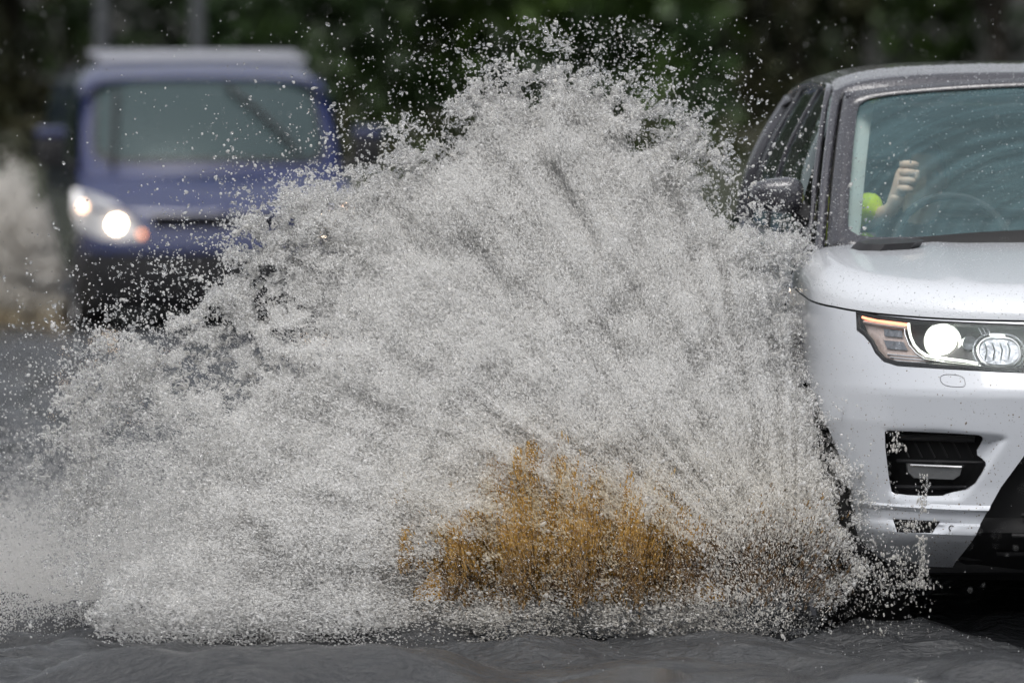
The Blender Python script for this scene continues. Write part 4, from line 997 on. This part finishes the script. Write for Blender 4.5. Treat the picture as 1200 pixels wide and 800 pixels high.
for sx in (-1, 1):
    P = np.zeros((10, 8, 3))
    for i, s_ in enumerate(np.linspace(0, 1, 10)):
        for j, t in enumerate(np.linspace(0, 1, 8)):
            z = 1.28+.52*t; y = (1.12+.44*t)*(1-s_)+2.05*s_; P[i, j] = (sx*(.982-.045*t**1.5), y, z)
    link('door_window', grid_mesh('van_door_window', P), M['tint'], van)
    mr_ = empty('door_mirror'); mr_.parent = van; mr_.location = (sx*1.16, 1.12, 1.38)
    bm = bmesh.new(); bm_box(bm, (0,0,.03), (.22,.10,.28), .045); link('mirror_shell', from_bm('mirror_shell', bm), M['black'], mr_)
    bm = bmesh.new(); bm_box(bm, (0,-.012,.14), (.225,.10,.08), .03); link('mirror_cap', from_bm('mirror_cap', bm), M['vanblue'], mr_)
    bm = bmesh.new(); bm_tube(bm, [(-sx*.08,0,-.08),(-sx*.2,.02,-.12)], .035, 8); link('mirror_arm', from_bm('mirror_arm', bm), M['black'], mr_)
    for wy in (.95, 3.9): wheel(van, sx*.88, wy, .34, .22)
    def vy(x, z): return float(SV.yfront(np.array(x), np.array(z)))
    # headlight bowl, lamps
    hp = vhead if sx < 0 else zipsym(vhead)
    xs_ = [p[0] for p in hp]; zs_ = [p[1] for p in hp]; Xg, Zg = np.meshgrid(np.arange(min(xs_)-.02, max(xs_)+.02, .02), np.arange(min(zs_)-.02, max(zs_)+.02, .02), indexing='ij')
    hl = link('headlight', grid_mesh('van_headlight', np.stack([Xg, SV.yfront(np.clip(Xg, -.97, .97), Zg)+.06, Zg], -1)), M['vanrefl'])
    evaluated(hl, [('SOLIDIFY', dict(thickness=.01, offset=0))]); bm = bmesh.new(); bm_prism(bm, hp, 1, -.4, 1.1); bmesh.ops.recalc_face_normals(bm, faces=bm.faces); c_ = bpy.data.meshes.new('c'); bm.to_mesh(c_); bm.free()
    boolean(hl, c_, 'INTERSECT'); hl.data.materials.clear(); hl.data.materials.append(M['vanrefl']); hl.parent = van
    for (u, v, r, mt, nm) in ((137,263,.054,'vanlamp','main_lamp'), (102,243,.032,'vanlamp2','side_lamp'), (165,274,.020,'vanlamp3','indicator_lamp')):
        x, z = V2L(u, v, .2); y = vy(x, z)+.03; bm = bmesh.new(); bm_lathe(bm, [(.001,-.02),(r*.6,-.015),(r,.0),(r,.03),(.001,.03)], 'y', (x*(1 if sx < 0 else -1), y, z), 24)
        link(nm, from_bm(nm, bm), M[mt], hl)
    x, z = V2L(120, 342, .2); bm = bmesh.new(); bm_lathe(bm, [(.001,-.01),(.05,0),(.05,.03),(.001,.03)], 'y', (x*(1 if sx < 0 else -1), vy(x, z)+.03, z), 20); link('fog_lamp', from_bm('fog_lamp', bm), M['lensgrey'], van)
bm = bmesh.new()
for z in (.72, .77, .82): bm_tube(bm, [(x, vy(x, z)+.03, z) for x in np.linspace(-.42, .42, 10)], .012, 8)
link('grille', from_bm('grille', bm), M['silver'], van)
bm = bmesh.new()
for z in (.42, .50, .58): bm_tube(bm, [(x, vy(x, z)+.05, z) for x in np.linspace(-.5, .5, 10)], .02, 8)
link('lower_grille', from_bm('lower_grille', bm), M['black'], van)
# bonnet of the van
def vbonnet():
    X0, Y0 = SV.outline(.03, .05); k = Y0 < 1.0; X0, Y0 = X0[k], Y0[k]
    zs = SV.interp(SV.ztop, Y0)-.012; w = SV.W*SV.interp(SV.wz, zs); Cx = -X0*w; Cy = Y0+SV.interp(SV.pf, zs)*np.clip(1-Y0/SV.Df, 0, 1)
    arc = np.linspace(0, 1, len(Cx)); Ay = Cy[0]+(.80-Cy[0])*arc; t = np.linspace(0, 1, 24)
    Xg = Cx[:, None]*(1-t); Yg = Cy[:, None]*(1-t)+Ay[:, None]*t; Z = zs[:, None]*(1-t)**2 + (1-(1-t)**2)*(.985+.25*np.clip((Yg-.15)/.65, 0, 1)**.85)
    P = np.stack([Xg, Yg, Z], -1); Q = P[::-1].copy(); Q[..., 0] *= -1; return np.concatenate([Q[:-1], P], 0)
link('bonnet', grid_mesh('van_bonnet', vbonnet(), flip=True), M['vanblue'], van)
for (A, B, nm) in (((265,92),(350,168),'wiper'), ((137,95),(132,184),'screen_strip')):
    bm = bmesh.new(); pts = []
    for s_ in np.linspace(0, 1, 8):
        u = A[0]+(B[0]-A[0])*s_; v = A[1]+(B[1]-A[1])*s_; b1 = (188-v)/115.; x, z = V2L(u, v, .85+.8*b1); a1 = x/(.965-.075*b1); p = vws(a1, b1); pts.append((p[0], p[1]-.03, p[2]+.02))
    bm_tube(bm, pts, .018, 8); link(nm, from_bm(nm, bm), M['black'], van)
bm = bmesh.new(); bm_box(bm, (0,1.35,1.05), (1.7,.5,.3), .05); link('dashboard', from_bm('dashboard', bm), M['dash'], van)
bm = bmesh.new(); bm_box(bm, (0,2.45,1.3), (1.8,.05,1.3)); link('cab_bulkhead', from_bm('cab_bulkhead', bm), mat('grey_board', (.09,.11,.11), .8), van)
for sx in (-.45, .45):
    bm = bmesh.new(); bm_box(bm, (sx,2.2,1.15), (.5,.16,.7), .06); bm_box(bm, (sx,2.2,1.62), (.28,.12,.2), .05); link('seat', from_bm('seat', bm), M['seat'], van)
bm = bmesh.new(); bm_box(bm, (0,2.6,.35), (1.6,4.2,.1), .02); link('underbody', from_bm('underbody', bm), M['black'], van)

# ------------------------------------------------------------------ the splash
Yc = 20.45; PX = Yc/F_PX
def base_y(u, v):
    # the sheet starts low beside the wheel, comes towards the camera as it spreads and leans back as it rises
    return 20.26-.22*np.clip((960-u)/700, 0, 1.3)**.8+.34*sstep(880, 960, u)*sstep(480, 400, v)+1.15*np.clip((700-v)/600, 0, 1.2)**1.15
def world_from(u, v, Y): b = base_y(u, v); return np.stack([(u-600)/F_PX*b, Y+0*u, CAM_H-(v-HORIZON)/F_PX*b], -1)
GU, GV = np.meshgrid(np.arange(0, 1100, 3.), np.arange(20, 780, 3.), indexing='ij')
dense = [(120,800),(105,600),(85,500),(140,440),(190,405),(235,372),(280,338),(315,300),(345,268),(390,236),(430,212),(475,196),(500,180),(525,155),(560,128),(600,112),(655,105),(705,112),(738,135),(762,165),(790,188),(826,208),(848,240),(874,266),(890,290),(912,345),(946,445),(978,525),(992,588),(988,640),(968,700),(945,740),(930,800)]
sd = sdist(GU, GV, dense)
n1 = vnoise(GU+300, GV, 42, 21); n2 = vnoise(GU, GV+100, 19, 22); n3 = vnoise(GU, GV, 9, 23); n4 = vnoise(GU, GV, 5, 24)
cl = .35*n1+.3*n2+.22*n3+.13*n4          # clumping noise around .5
edge = sd+ (cl-.5)*165*sstep(90, -40, sd)
core = sstep(-12, 26, edge)
fringe = np.exp(np.clip(sd, -200, 0)/24.)*sstep(.40, .62, .5*n2+.3*n3+.2*n4)*.55 + np.exp(np.clip(sd, -300, 0)/42.)*.06
holes = sstep(.56, .42, .45*n2+.35*n3+.2*n4)
left = sstep(520, 230, GU)*sstep(520, 440, GV)        # loose ragged left shoulder
lowleft = sstep(330, 110, GU)*sstep(380, 470, GV)
D = core*(1-.93*holes*np.clip(left*1.2+.28*sstep(40, 140, 200-sd)*0, 0, 1)) + fringe*(1-core)
D *= (1-.55*lowleft*sstep(.3, .6, 1-cl))*(1-.92*sstep(360, 90, GU+80*(n2-.5))*sstep(330, 450, GV)*(.55+.45*sstep(760, 640, GV)))
# shoulder near the mirror is loose
rs = np.exp(-((GU-905)/55)**2-((GV-215)/60)**2); D *= 1-.5*rs
D *= 1-.45*np.exp(-((GU-300)/120)**2-((GV-345)/95)**2)*sstep(.35, .6, 1-.5*n2-.5*n3)
# muddy jets: less white water there, seen through the spray
arch_top = 588 + 65*np.abs((GU-660)/230)**2.2*0 - 45*np.sin((GU-480)/370*math.pi).clip(0) + 55*(vnoise(GU, GV*0+3, 16, 31)-.5) + 40*(vnoise(GU, GV*0+9, 40, 32)-.5)
mud = sstep(-25, 75, GV-arch_top+60*(n2-.5))*sstep(475, 600, GU+90*(n2-.5))*sstep(840, 750, GU+60*(n2-.5))*sstep(712, 645, GV+30*(n3-.5))
streak = vnoise(GU+.25*(GV-600)*np.sign(GU-640)*.5, GV*.12, 9, 33)
D *= 1-.62*mud*sstep(.35, .6, streak)
D *= 1-.6*mud*sstep(585, 640, GV)
under = sstep(610, 665, GV+ (GU-640)*.02)*sstep(400, 520, GU)*sstep(1010, 940, GU)
D *= 1-.68*under
D *= 1-.72*sstep(800, 900, GU)*sstep(560, 650, GV)
D = np.clip(D, 0, 1)
D *= sstep(775, 705, GV+55*(.6*n1+.4*n2-.5))
clump = np.exp(-((GU-372)/46)**4-((GV-250)/27)**4)*sstep(.15, .35, .5*n2+.5*n3); D = np.maximum(D, clump); core = np.maximum(core, clump)
def sample(Dm, n, rg, power=1.):
    w_ = (Dm**power).ravel(); w_ = w_/w_.sum(); k = rg.choice(len(w_), n, p=w_)
    return GU.ravel()[k]+rg.uniform(-1.5, 1.5, n), GV.ravel()[k]+rg.uniform(-1.5, 1.5, n), k
def sheet_y(u, v, rg, spread=1.):
    """the water is thrown out of the front wheel arch in a bowed fan: nearer the camera away from the wheel"""
    base = base_y(u, v)
    th = .07+.07*np.clip((v-100)/600, 0, 1)
    ang = np.arctan2(700-v, 930-u); jets = vnoise(ang*60+40, np.hypot(930-u, 700-v)*.012, 2.2, 71)+.5*vnoise(ang*60+90, np.hypot(930-u, 700-v)*.03, .9, 72)
    base = base - .09*(jets-.75) - .08*(vnoise(u, v, 60, 81)-.5) - .08*(vnoise(u, v, 24, 82)-.5)
    y = base+rg.normal(0, 1, len(u))*th*.7*spread
    return y
def lift_z(P): P[:, 2] = np.maximum(P[:, 2], .006); return P
rg = np.random.default_rng(301)
VV = []; FF = []; TI = []; CLR = []; off = 0
def add(V, F, ti, clr, k):
    global off
    VV.append(V.astype(np.float32)); FF.append((F+off).astype(np.int32)); TI.append(np.repeat(ti, k).astype(np.float32)); CLR.append(np.repeat(clr, k).astype(np.float32)); off += len(V)
mudf = mud.ravel()
# a) fine water filling the body of the splash
N1 = 1250000
u, v, k = sample(D*core, N1, rg); p = lift_z(world_from(u, v, sheet_y(u, v, rg)))
r = rg.uniform(.0011, .0023, N1)*(1+.25*(cl.ravel()[k]-.5))
ax = np.stack([(u-900)/400., np.zeros(N1)+.1, (760-v)/400.], -1); ax /= np.linalg.norm(ax, axis=1)[:, None]
V, F = blobs(p, r, rg, 'oct', .28, ax, rg.uniform(1, 2.6, N1))
ti = np.clip(rg.normal(.008, .012, N1)+.045*sstep(440, 640, v)*sstep(380, 600, u)+.20*mudf[k], 0, 1); add(V, F, ti, np.clip(rg.random(N1)*.6, 0, 1)*(rg.random(N1) < .06), 6)
# b) bigger lumps and ligaments
N2 = 44000
Dl = D*(.11+1.0*sstep(60, -10, sd))*(.3+sstep(.4, .6, cl))
u, v, k = sample(Dl, N2, rg); p = lift_z(world_from(u, v, sheet_y(u, v, rg, 1.15)))
r = .0022+.0042*rg.random(N2)**2.2
V, F = blobs(p, r, rg, 'ico', .30, rg.normal(size=(N2, 3))/1.7, rg.uniform(1, 1.35, N2), .12)
ti = np.clip(rg.normal(.008, .015, N2)+.10*mudf[k], 0, 1); add(V, F, ti, (rg.random(N2) < .12+.55*sstep(30, -10, edge.ravel()[k]))*rg.uniform(.5, 1, N2), 12)
# c) curly threads at the torn edge: short chains of drops
NC = 5200
ring_ = np.exp(-((edge-2)/26.)**2)*sstep(660, 560, GV)*(.25+sstep(.42, .6, cl))+.25*left*holes*core
u, v, k = sample(ring_, NC, rg); m = 9; y0 = sheet_y(u, v, rg, 1.0)
ang = rg.uniform(0, 6.28, NC); cur = rg.normal(0, .55, NC); uu = u.copy(); vv = v.copy(); chain = []
for j in range(m):
    chain.append(lift_z(world_from(uu, vv, y0+rg.normal(0, .003, NC)))); st_ = rg.uniform(1.0, 1.7, NC); uu = uu+np.cos(ang)*st_; vv = vv+np.sin(ang)*st_; ang = ang+cur+rg.normal(0, .25, NC)
p = np.concatenate(chain); r = np.tile(.0019+.0022*rg.random(NC)**2, m)*rg.uniform(.8, 1.25, NC*m)
V, F = blobs(p, r, rg, 'ico', .22, None, None, .1); add(V, F, np.zeros(NC*m)+.02, np.tile((rg.random(NC) < .35)*.8, m), 12)
# d) loose drops flung outside
N4 = 30000
Do = np.exp(-np.abs(np.clip(-sd, 0, 400))/44.)*(sd < 30)*sstep(760, 600, GV)*(.3+sstep(.35, .65, cl)) + .02*np.exp(-np.abs(np.clip(-sd, 0, 400))/120.)
u, v, k = sample(Do, N4, rg); p = lift_z(world_from(u, v, sheet_y(u, v, rg, 2.0))); r = .0012+.0030*rg.random(N4)**3
V, F = blobs(p, r, rg, 'ico', .2, None, None, .06); add(V, F, np.zeros(N4)+.01, (rg.random(N4) < .6)*rg.uniform(.6, 1, N4), 12)
N6 = 9000; Dg = (np.exp(-((GU-250)/170)**2-((GV-400)/130)**2)+.5*np.exp(-((GU-120)/90)**2-((GV-560)/110)**2)+.5*np.exp(-((sd+12)/38.)**2))*sstep(720, 600, GV)*(.15+sstep(.42, .6, .5*n2+.5*n3))*sstep(-150, -20, sd)
u, v, k = sample(Dg, N6, rg); p = lift_z(world_from(u, v, sheet_y(u, v, rg, 1.6)-.12)); r = .0022+.0034*rg.random(N6)**2
V, F = blobs(p, r, rg, 'ico', .22, None, None, .08); add(V, F, np.zeros(N6)+.01, (rg.random(N6) < .65)*rg.uniform(.5, 1, N6), 12)
# drips from the bumper
dr = []
for (u0, v0, v1, n, sp) in ((1081,628,690,260,4), (1060,640,676,120,7), (1082,556,602,110,4), (1050,505,530,70,5), (1044,665,712,150,20), (1062,680,690,120,18), (1070,610,624,110,13), (975,650,745,300,24), (1015,690,748,130,36), (1034,640,700,60,8)):
    uu = u0+rg.normal(0, sp, n); vv = rg.uniform(v0, v1, n); x, z = np.array([P2L(a1, b1, 0) for a1, b1 in zip(uu, vv)]).T
    Yd = 20.02+.45*np.clip((1085-uu)/100, 0, 1)-.10; q = np.stack([(uu-600)/F_PX*Yd, Yd+rg.normal(0, .01, n), CAM_H-(vv-HORIZON)/F_PX*Yd], -1); dr.append(q)
p = lift_z(np.concatenate(dr)); n = len(p); V, F = blobs(p, .0013+.0026*rg.random(n)**2, rg, 'ico', .3, np.tile([0,0,1.], (n, 1)), rg.uniform(1, 2.2, n), .1); add(V, F, np.zeros(n)+.05, (rg.random(n) < .5)*.8, 12)
me = mesh_np('water_splash', np.concatenate(VV), np.concatenate(FF)); sm = np.ones(len(me.polygons), bool); sm[:N1*8] = False; me.polygons.foreach_set('use_smooth', sm)

for nm, arr in (('tint', TI), ('clear', CLR)):
    a_ = me.attributes.new(nm, 'FLOAT', 'POINT'); a_.data.foreach_set('value', np.concatenate(arr))
tag(link('water_splash', me, M['drops']), 'huge wall of white water drops thrown up by the wheel of the white car', 'splash', kind='stuff')
del VV, FF, TI, CLR

def stuff(name, p, r, label, cat, m, ti=None, clr=None, kind='oct', stretch=.3, axis=None, ln=None, rg=rg, jitter=0):
    V, F = blobs(p, r, rg, kind, stretch, axis, ln, jitter); k = 6 if kind == 'oct' else 12
    me = mesh_np(name, V, F, kind != 'oct'); attr(me, 'tint', np.zeros(len(p)) if ti is None else ti, k); attr(me, 'clear', np.zeros(len(p)) if clr is None else clr, k)
    return tag(link(name, me, m), label, cat, kind='stuff')
# muddy jets at the foot
rg = np.random.default_rng(302)
Dm = mud*(.12+1.3*sstep(575, 640, GV)+sstep(.38, .62, streak)) + .16*sstep(590, 640, GV)*sstep(715, 670, GV)*sstep(560, 660, GU)*sstep(940, 820, GU) + .04*sstep(560, 600, GV)*sstep(720, 690, GV)*sstep(840, 900, GU)*sstep(1000, 960, GU)
Nm = 90000; u, v, k = sample(Dm, Nm, rg); Ym = base_y(u, v)+.04+.06*np.sin(u/11.)+.10*(vnoise(u, v*0, 13, 36)-.5)+rg.normal(0, .09, Nm)
p = lift_z(world_from(u, v, Ym)); p[:, 0] *= 1.012
dark = sstep(600, 680, v+.05*(u-700))*.35+.22*(vnoise(u, v*.15, 7, 35)-.5)+.25*sstep(770, 860, u)
stuff('muddy_water', p, rg.uniform(.0022, .0042, Nm), 'ochre brown muddy jets at the foot of the splash', 'muddy water', M['drops'], np.clip(.50+dark+rg.normal(0, .04, Nm), .3, .95), (rg.random(Nm) < .15)*.5, 'oct', .2, np.stack([(u-700)/500., 0*u, 1+0*u], -1)/np.hypot(1, (u-700)/500.)[:, None], rg.uniform(1.5, 5, Nm), rg)
us = np.linspace(485, 850, 240); tt_ = np.linspace(0, 1, 60)
edge_w = sstep(485, 560, us)*sstep(850, 760, us)
topv = 690-(690-(575-40*np.sin((us-480)/370*math.pi).clip(0)+70*(vnoise(us, us*0, 11, 31)-.5)+50*(vnoise(us, us*0+9, 34, 32)-.5)))*edge_w
U_, T_ = np.meshgrid(us, tt_, indexing='ij'); V_ = topv[:, None]+(705-topv[:, None])*T_
rid = .045*vnoise(U_+.12*(V_-600), V_*.05, 8, 37)+.02*vnoise(U_, V_*.08, 3.5, 38)+.05*vnoise(U_, V_*.3, 40, 39)
bb = base_y(U_, V_); Pm = np.stack([(U_-600)/F_PX*bb, bb+.07-rid, np.maximum(CAM_H-(V_-HORIZON)/F_PX*bb, .0)], -1)
ms = mat('muddy_sheet_water', (.56,.32,.06), .12, spec=.6, var=(9, .45)); o = link('muddy_sheet', grid_mesh('muddy_sheet', Pm), ms); evaluated(o, [('SOLIDIFY', dict(thickness=.012, offset=1))]); o.data.materials.clear(); o.data.materials.append(ms)
tag(o, 'smooth amber sheet of muddy water inside the foot of the splash', 'muddy water', kind='stuff')
# fine mist and foam lying over the water at the base
rg = np.random.default_rng(303)
N5 = 520000
u = np.concatenate([rg.uniform(-60, 600, int(N5*.72)), rg.uniform(500, 980, N5-int(N5*.72))]); Yb = 20.0+.38*vnoise(u+200, u*0, 60, 43)+.22*vnoise(u+200, u*0, 17, 44)+np.abs(rg.normal(0, 1, N5))*np.where(u < 300, 2.6, 1.1)*np.where(u > 650, .5, 1.)
hgt = rg.exponential(1, N5)*np.interp(u, [-60,100,380,560,750,980], [.070,.085,.085,.055,.035,.02])*(.5+vnoise(u+100, Yb*200, 60, 41))
keep = rg.random(N5) < np.clip(np.interp(u, [-60,60,300,560,650,800,980], [.65,.8,1,.9,.45,.3,.0])*(.35+1.1*vnoise(u, Yb*90, 70, 42)), 0, 1)
u, Yb, hgt = u[keep], Yb[keep], hgt[keep]
p = np.stack([(u-600)/F_PX*Yb, Yb, .008+hgt], -1)
stuff('spray_mist', p, rg.uniform(.0014, .0027, len(p))*(1+.10*(Yb-20)), 'pale fine spray hanging low over the water at the foot of the splash', 'spray', M['mist'], np.full(len(p), .03), kind='oct', rg=rg)
# foam flecks floating on the surface in front
n = 3600; x = rg.uniform(-1.7, 1.7, n); y = 20.35-np.abs(rg.normal(0, .5, n)); kk = vnoise(x*1+10, y*3, .13, 51) > .55; x, y = x[kk], y[kk]
p = np.stack([x, y, wave(x, y)+chop(x, y)+.001], -1)
stuff('foam_flecks', p, rg.uniform(.0006, .0019, len(p)), 'small foam flecks and bubbles floating on the near water', 'foam', M['drops'], clr=(rg.random(len(p)) < .5)*.7, kind='ico', rg=rg)
# second, blurred splash by the van's front wheel
n = 27000; rg = np.random.default_rng(304)
cxv = -3.83; x = np.clip(rg.normal(0, .33, n), -.6, .56)+rg.normal(0, .04, n); hz_ = np.abs(rg.normal(0, 1, n)); top = 1.10*np.sqrt(np.clip(1-(np.abs(x)/.60)**2.4, .0, 1))*(.9+.2*vnoise(x+5, x*0, .2, 91)); z = rg.random(n)**.95*top*(1+.12*rg.normal(0, 1, n))
y = 50.0-.1+rg.normal(0, .28, n)+.5
kk = rg.random(n) < np.where(z > .35*top, sstep(.30, .55, .6*vnoise(x+9, z+5, .16, 92)+.4*vnoise(x+9, z+5, .06, 93)), 1); x, y, z, top = x[kk], y[kk], z[kk], top[kk]; n = len(x)
p = np.stack([cxv+x-.03, y-.6, np.maximum(z, .01)], -1)
tiv = np.clip(.06+.42*np.exp(-(z/.16)**2)*rg.random(n), 0, 1)
stuff('van_splash', p, rg.uniform(.008, .026, n), 'blurred pale spray thrown up beside the blue van', 'splash', M['mist'], tiv, rg=rg)
# falling rain
n = 5200; Yr_ = rg.uniform(13, 46, n); w_ = Yr_*.085; x = rg.uniform(-1, 1, n)*w_; z = CAM_H+(rg.uniform(-1, 1, n)*.05*1-.02)*Yr_+.0; kk = z > .02
p = np.stack([x, Yr_, z], -1)[kk]; n = len(p)
stuff('rain', p, rg.uniform(.0008, .0016, n), 'fine falling rain drops in the air', 'rain', M['drops'], clr=np.full(n, .35), kind='ico', stretch=.1, axis=np.tile([.12,0,1.], (n, 1)), ln=rg.uniform(1.2, 2.6, n), rg=rg)
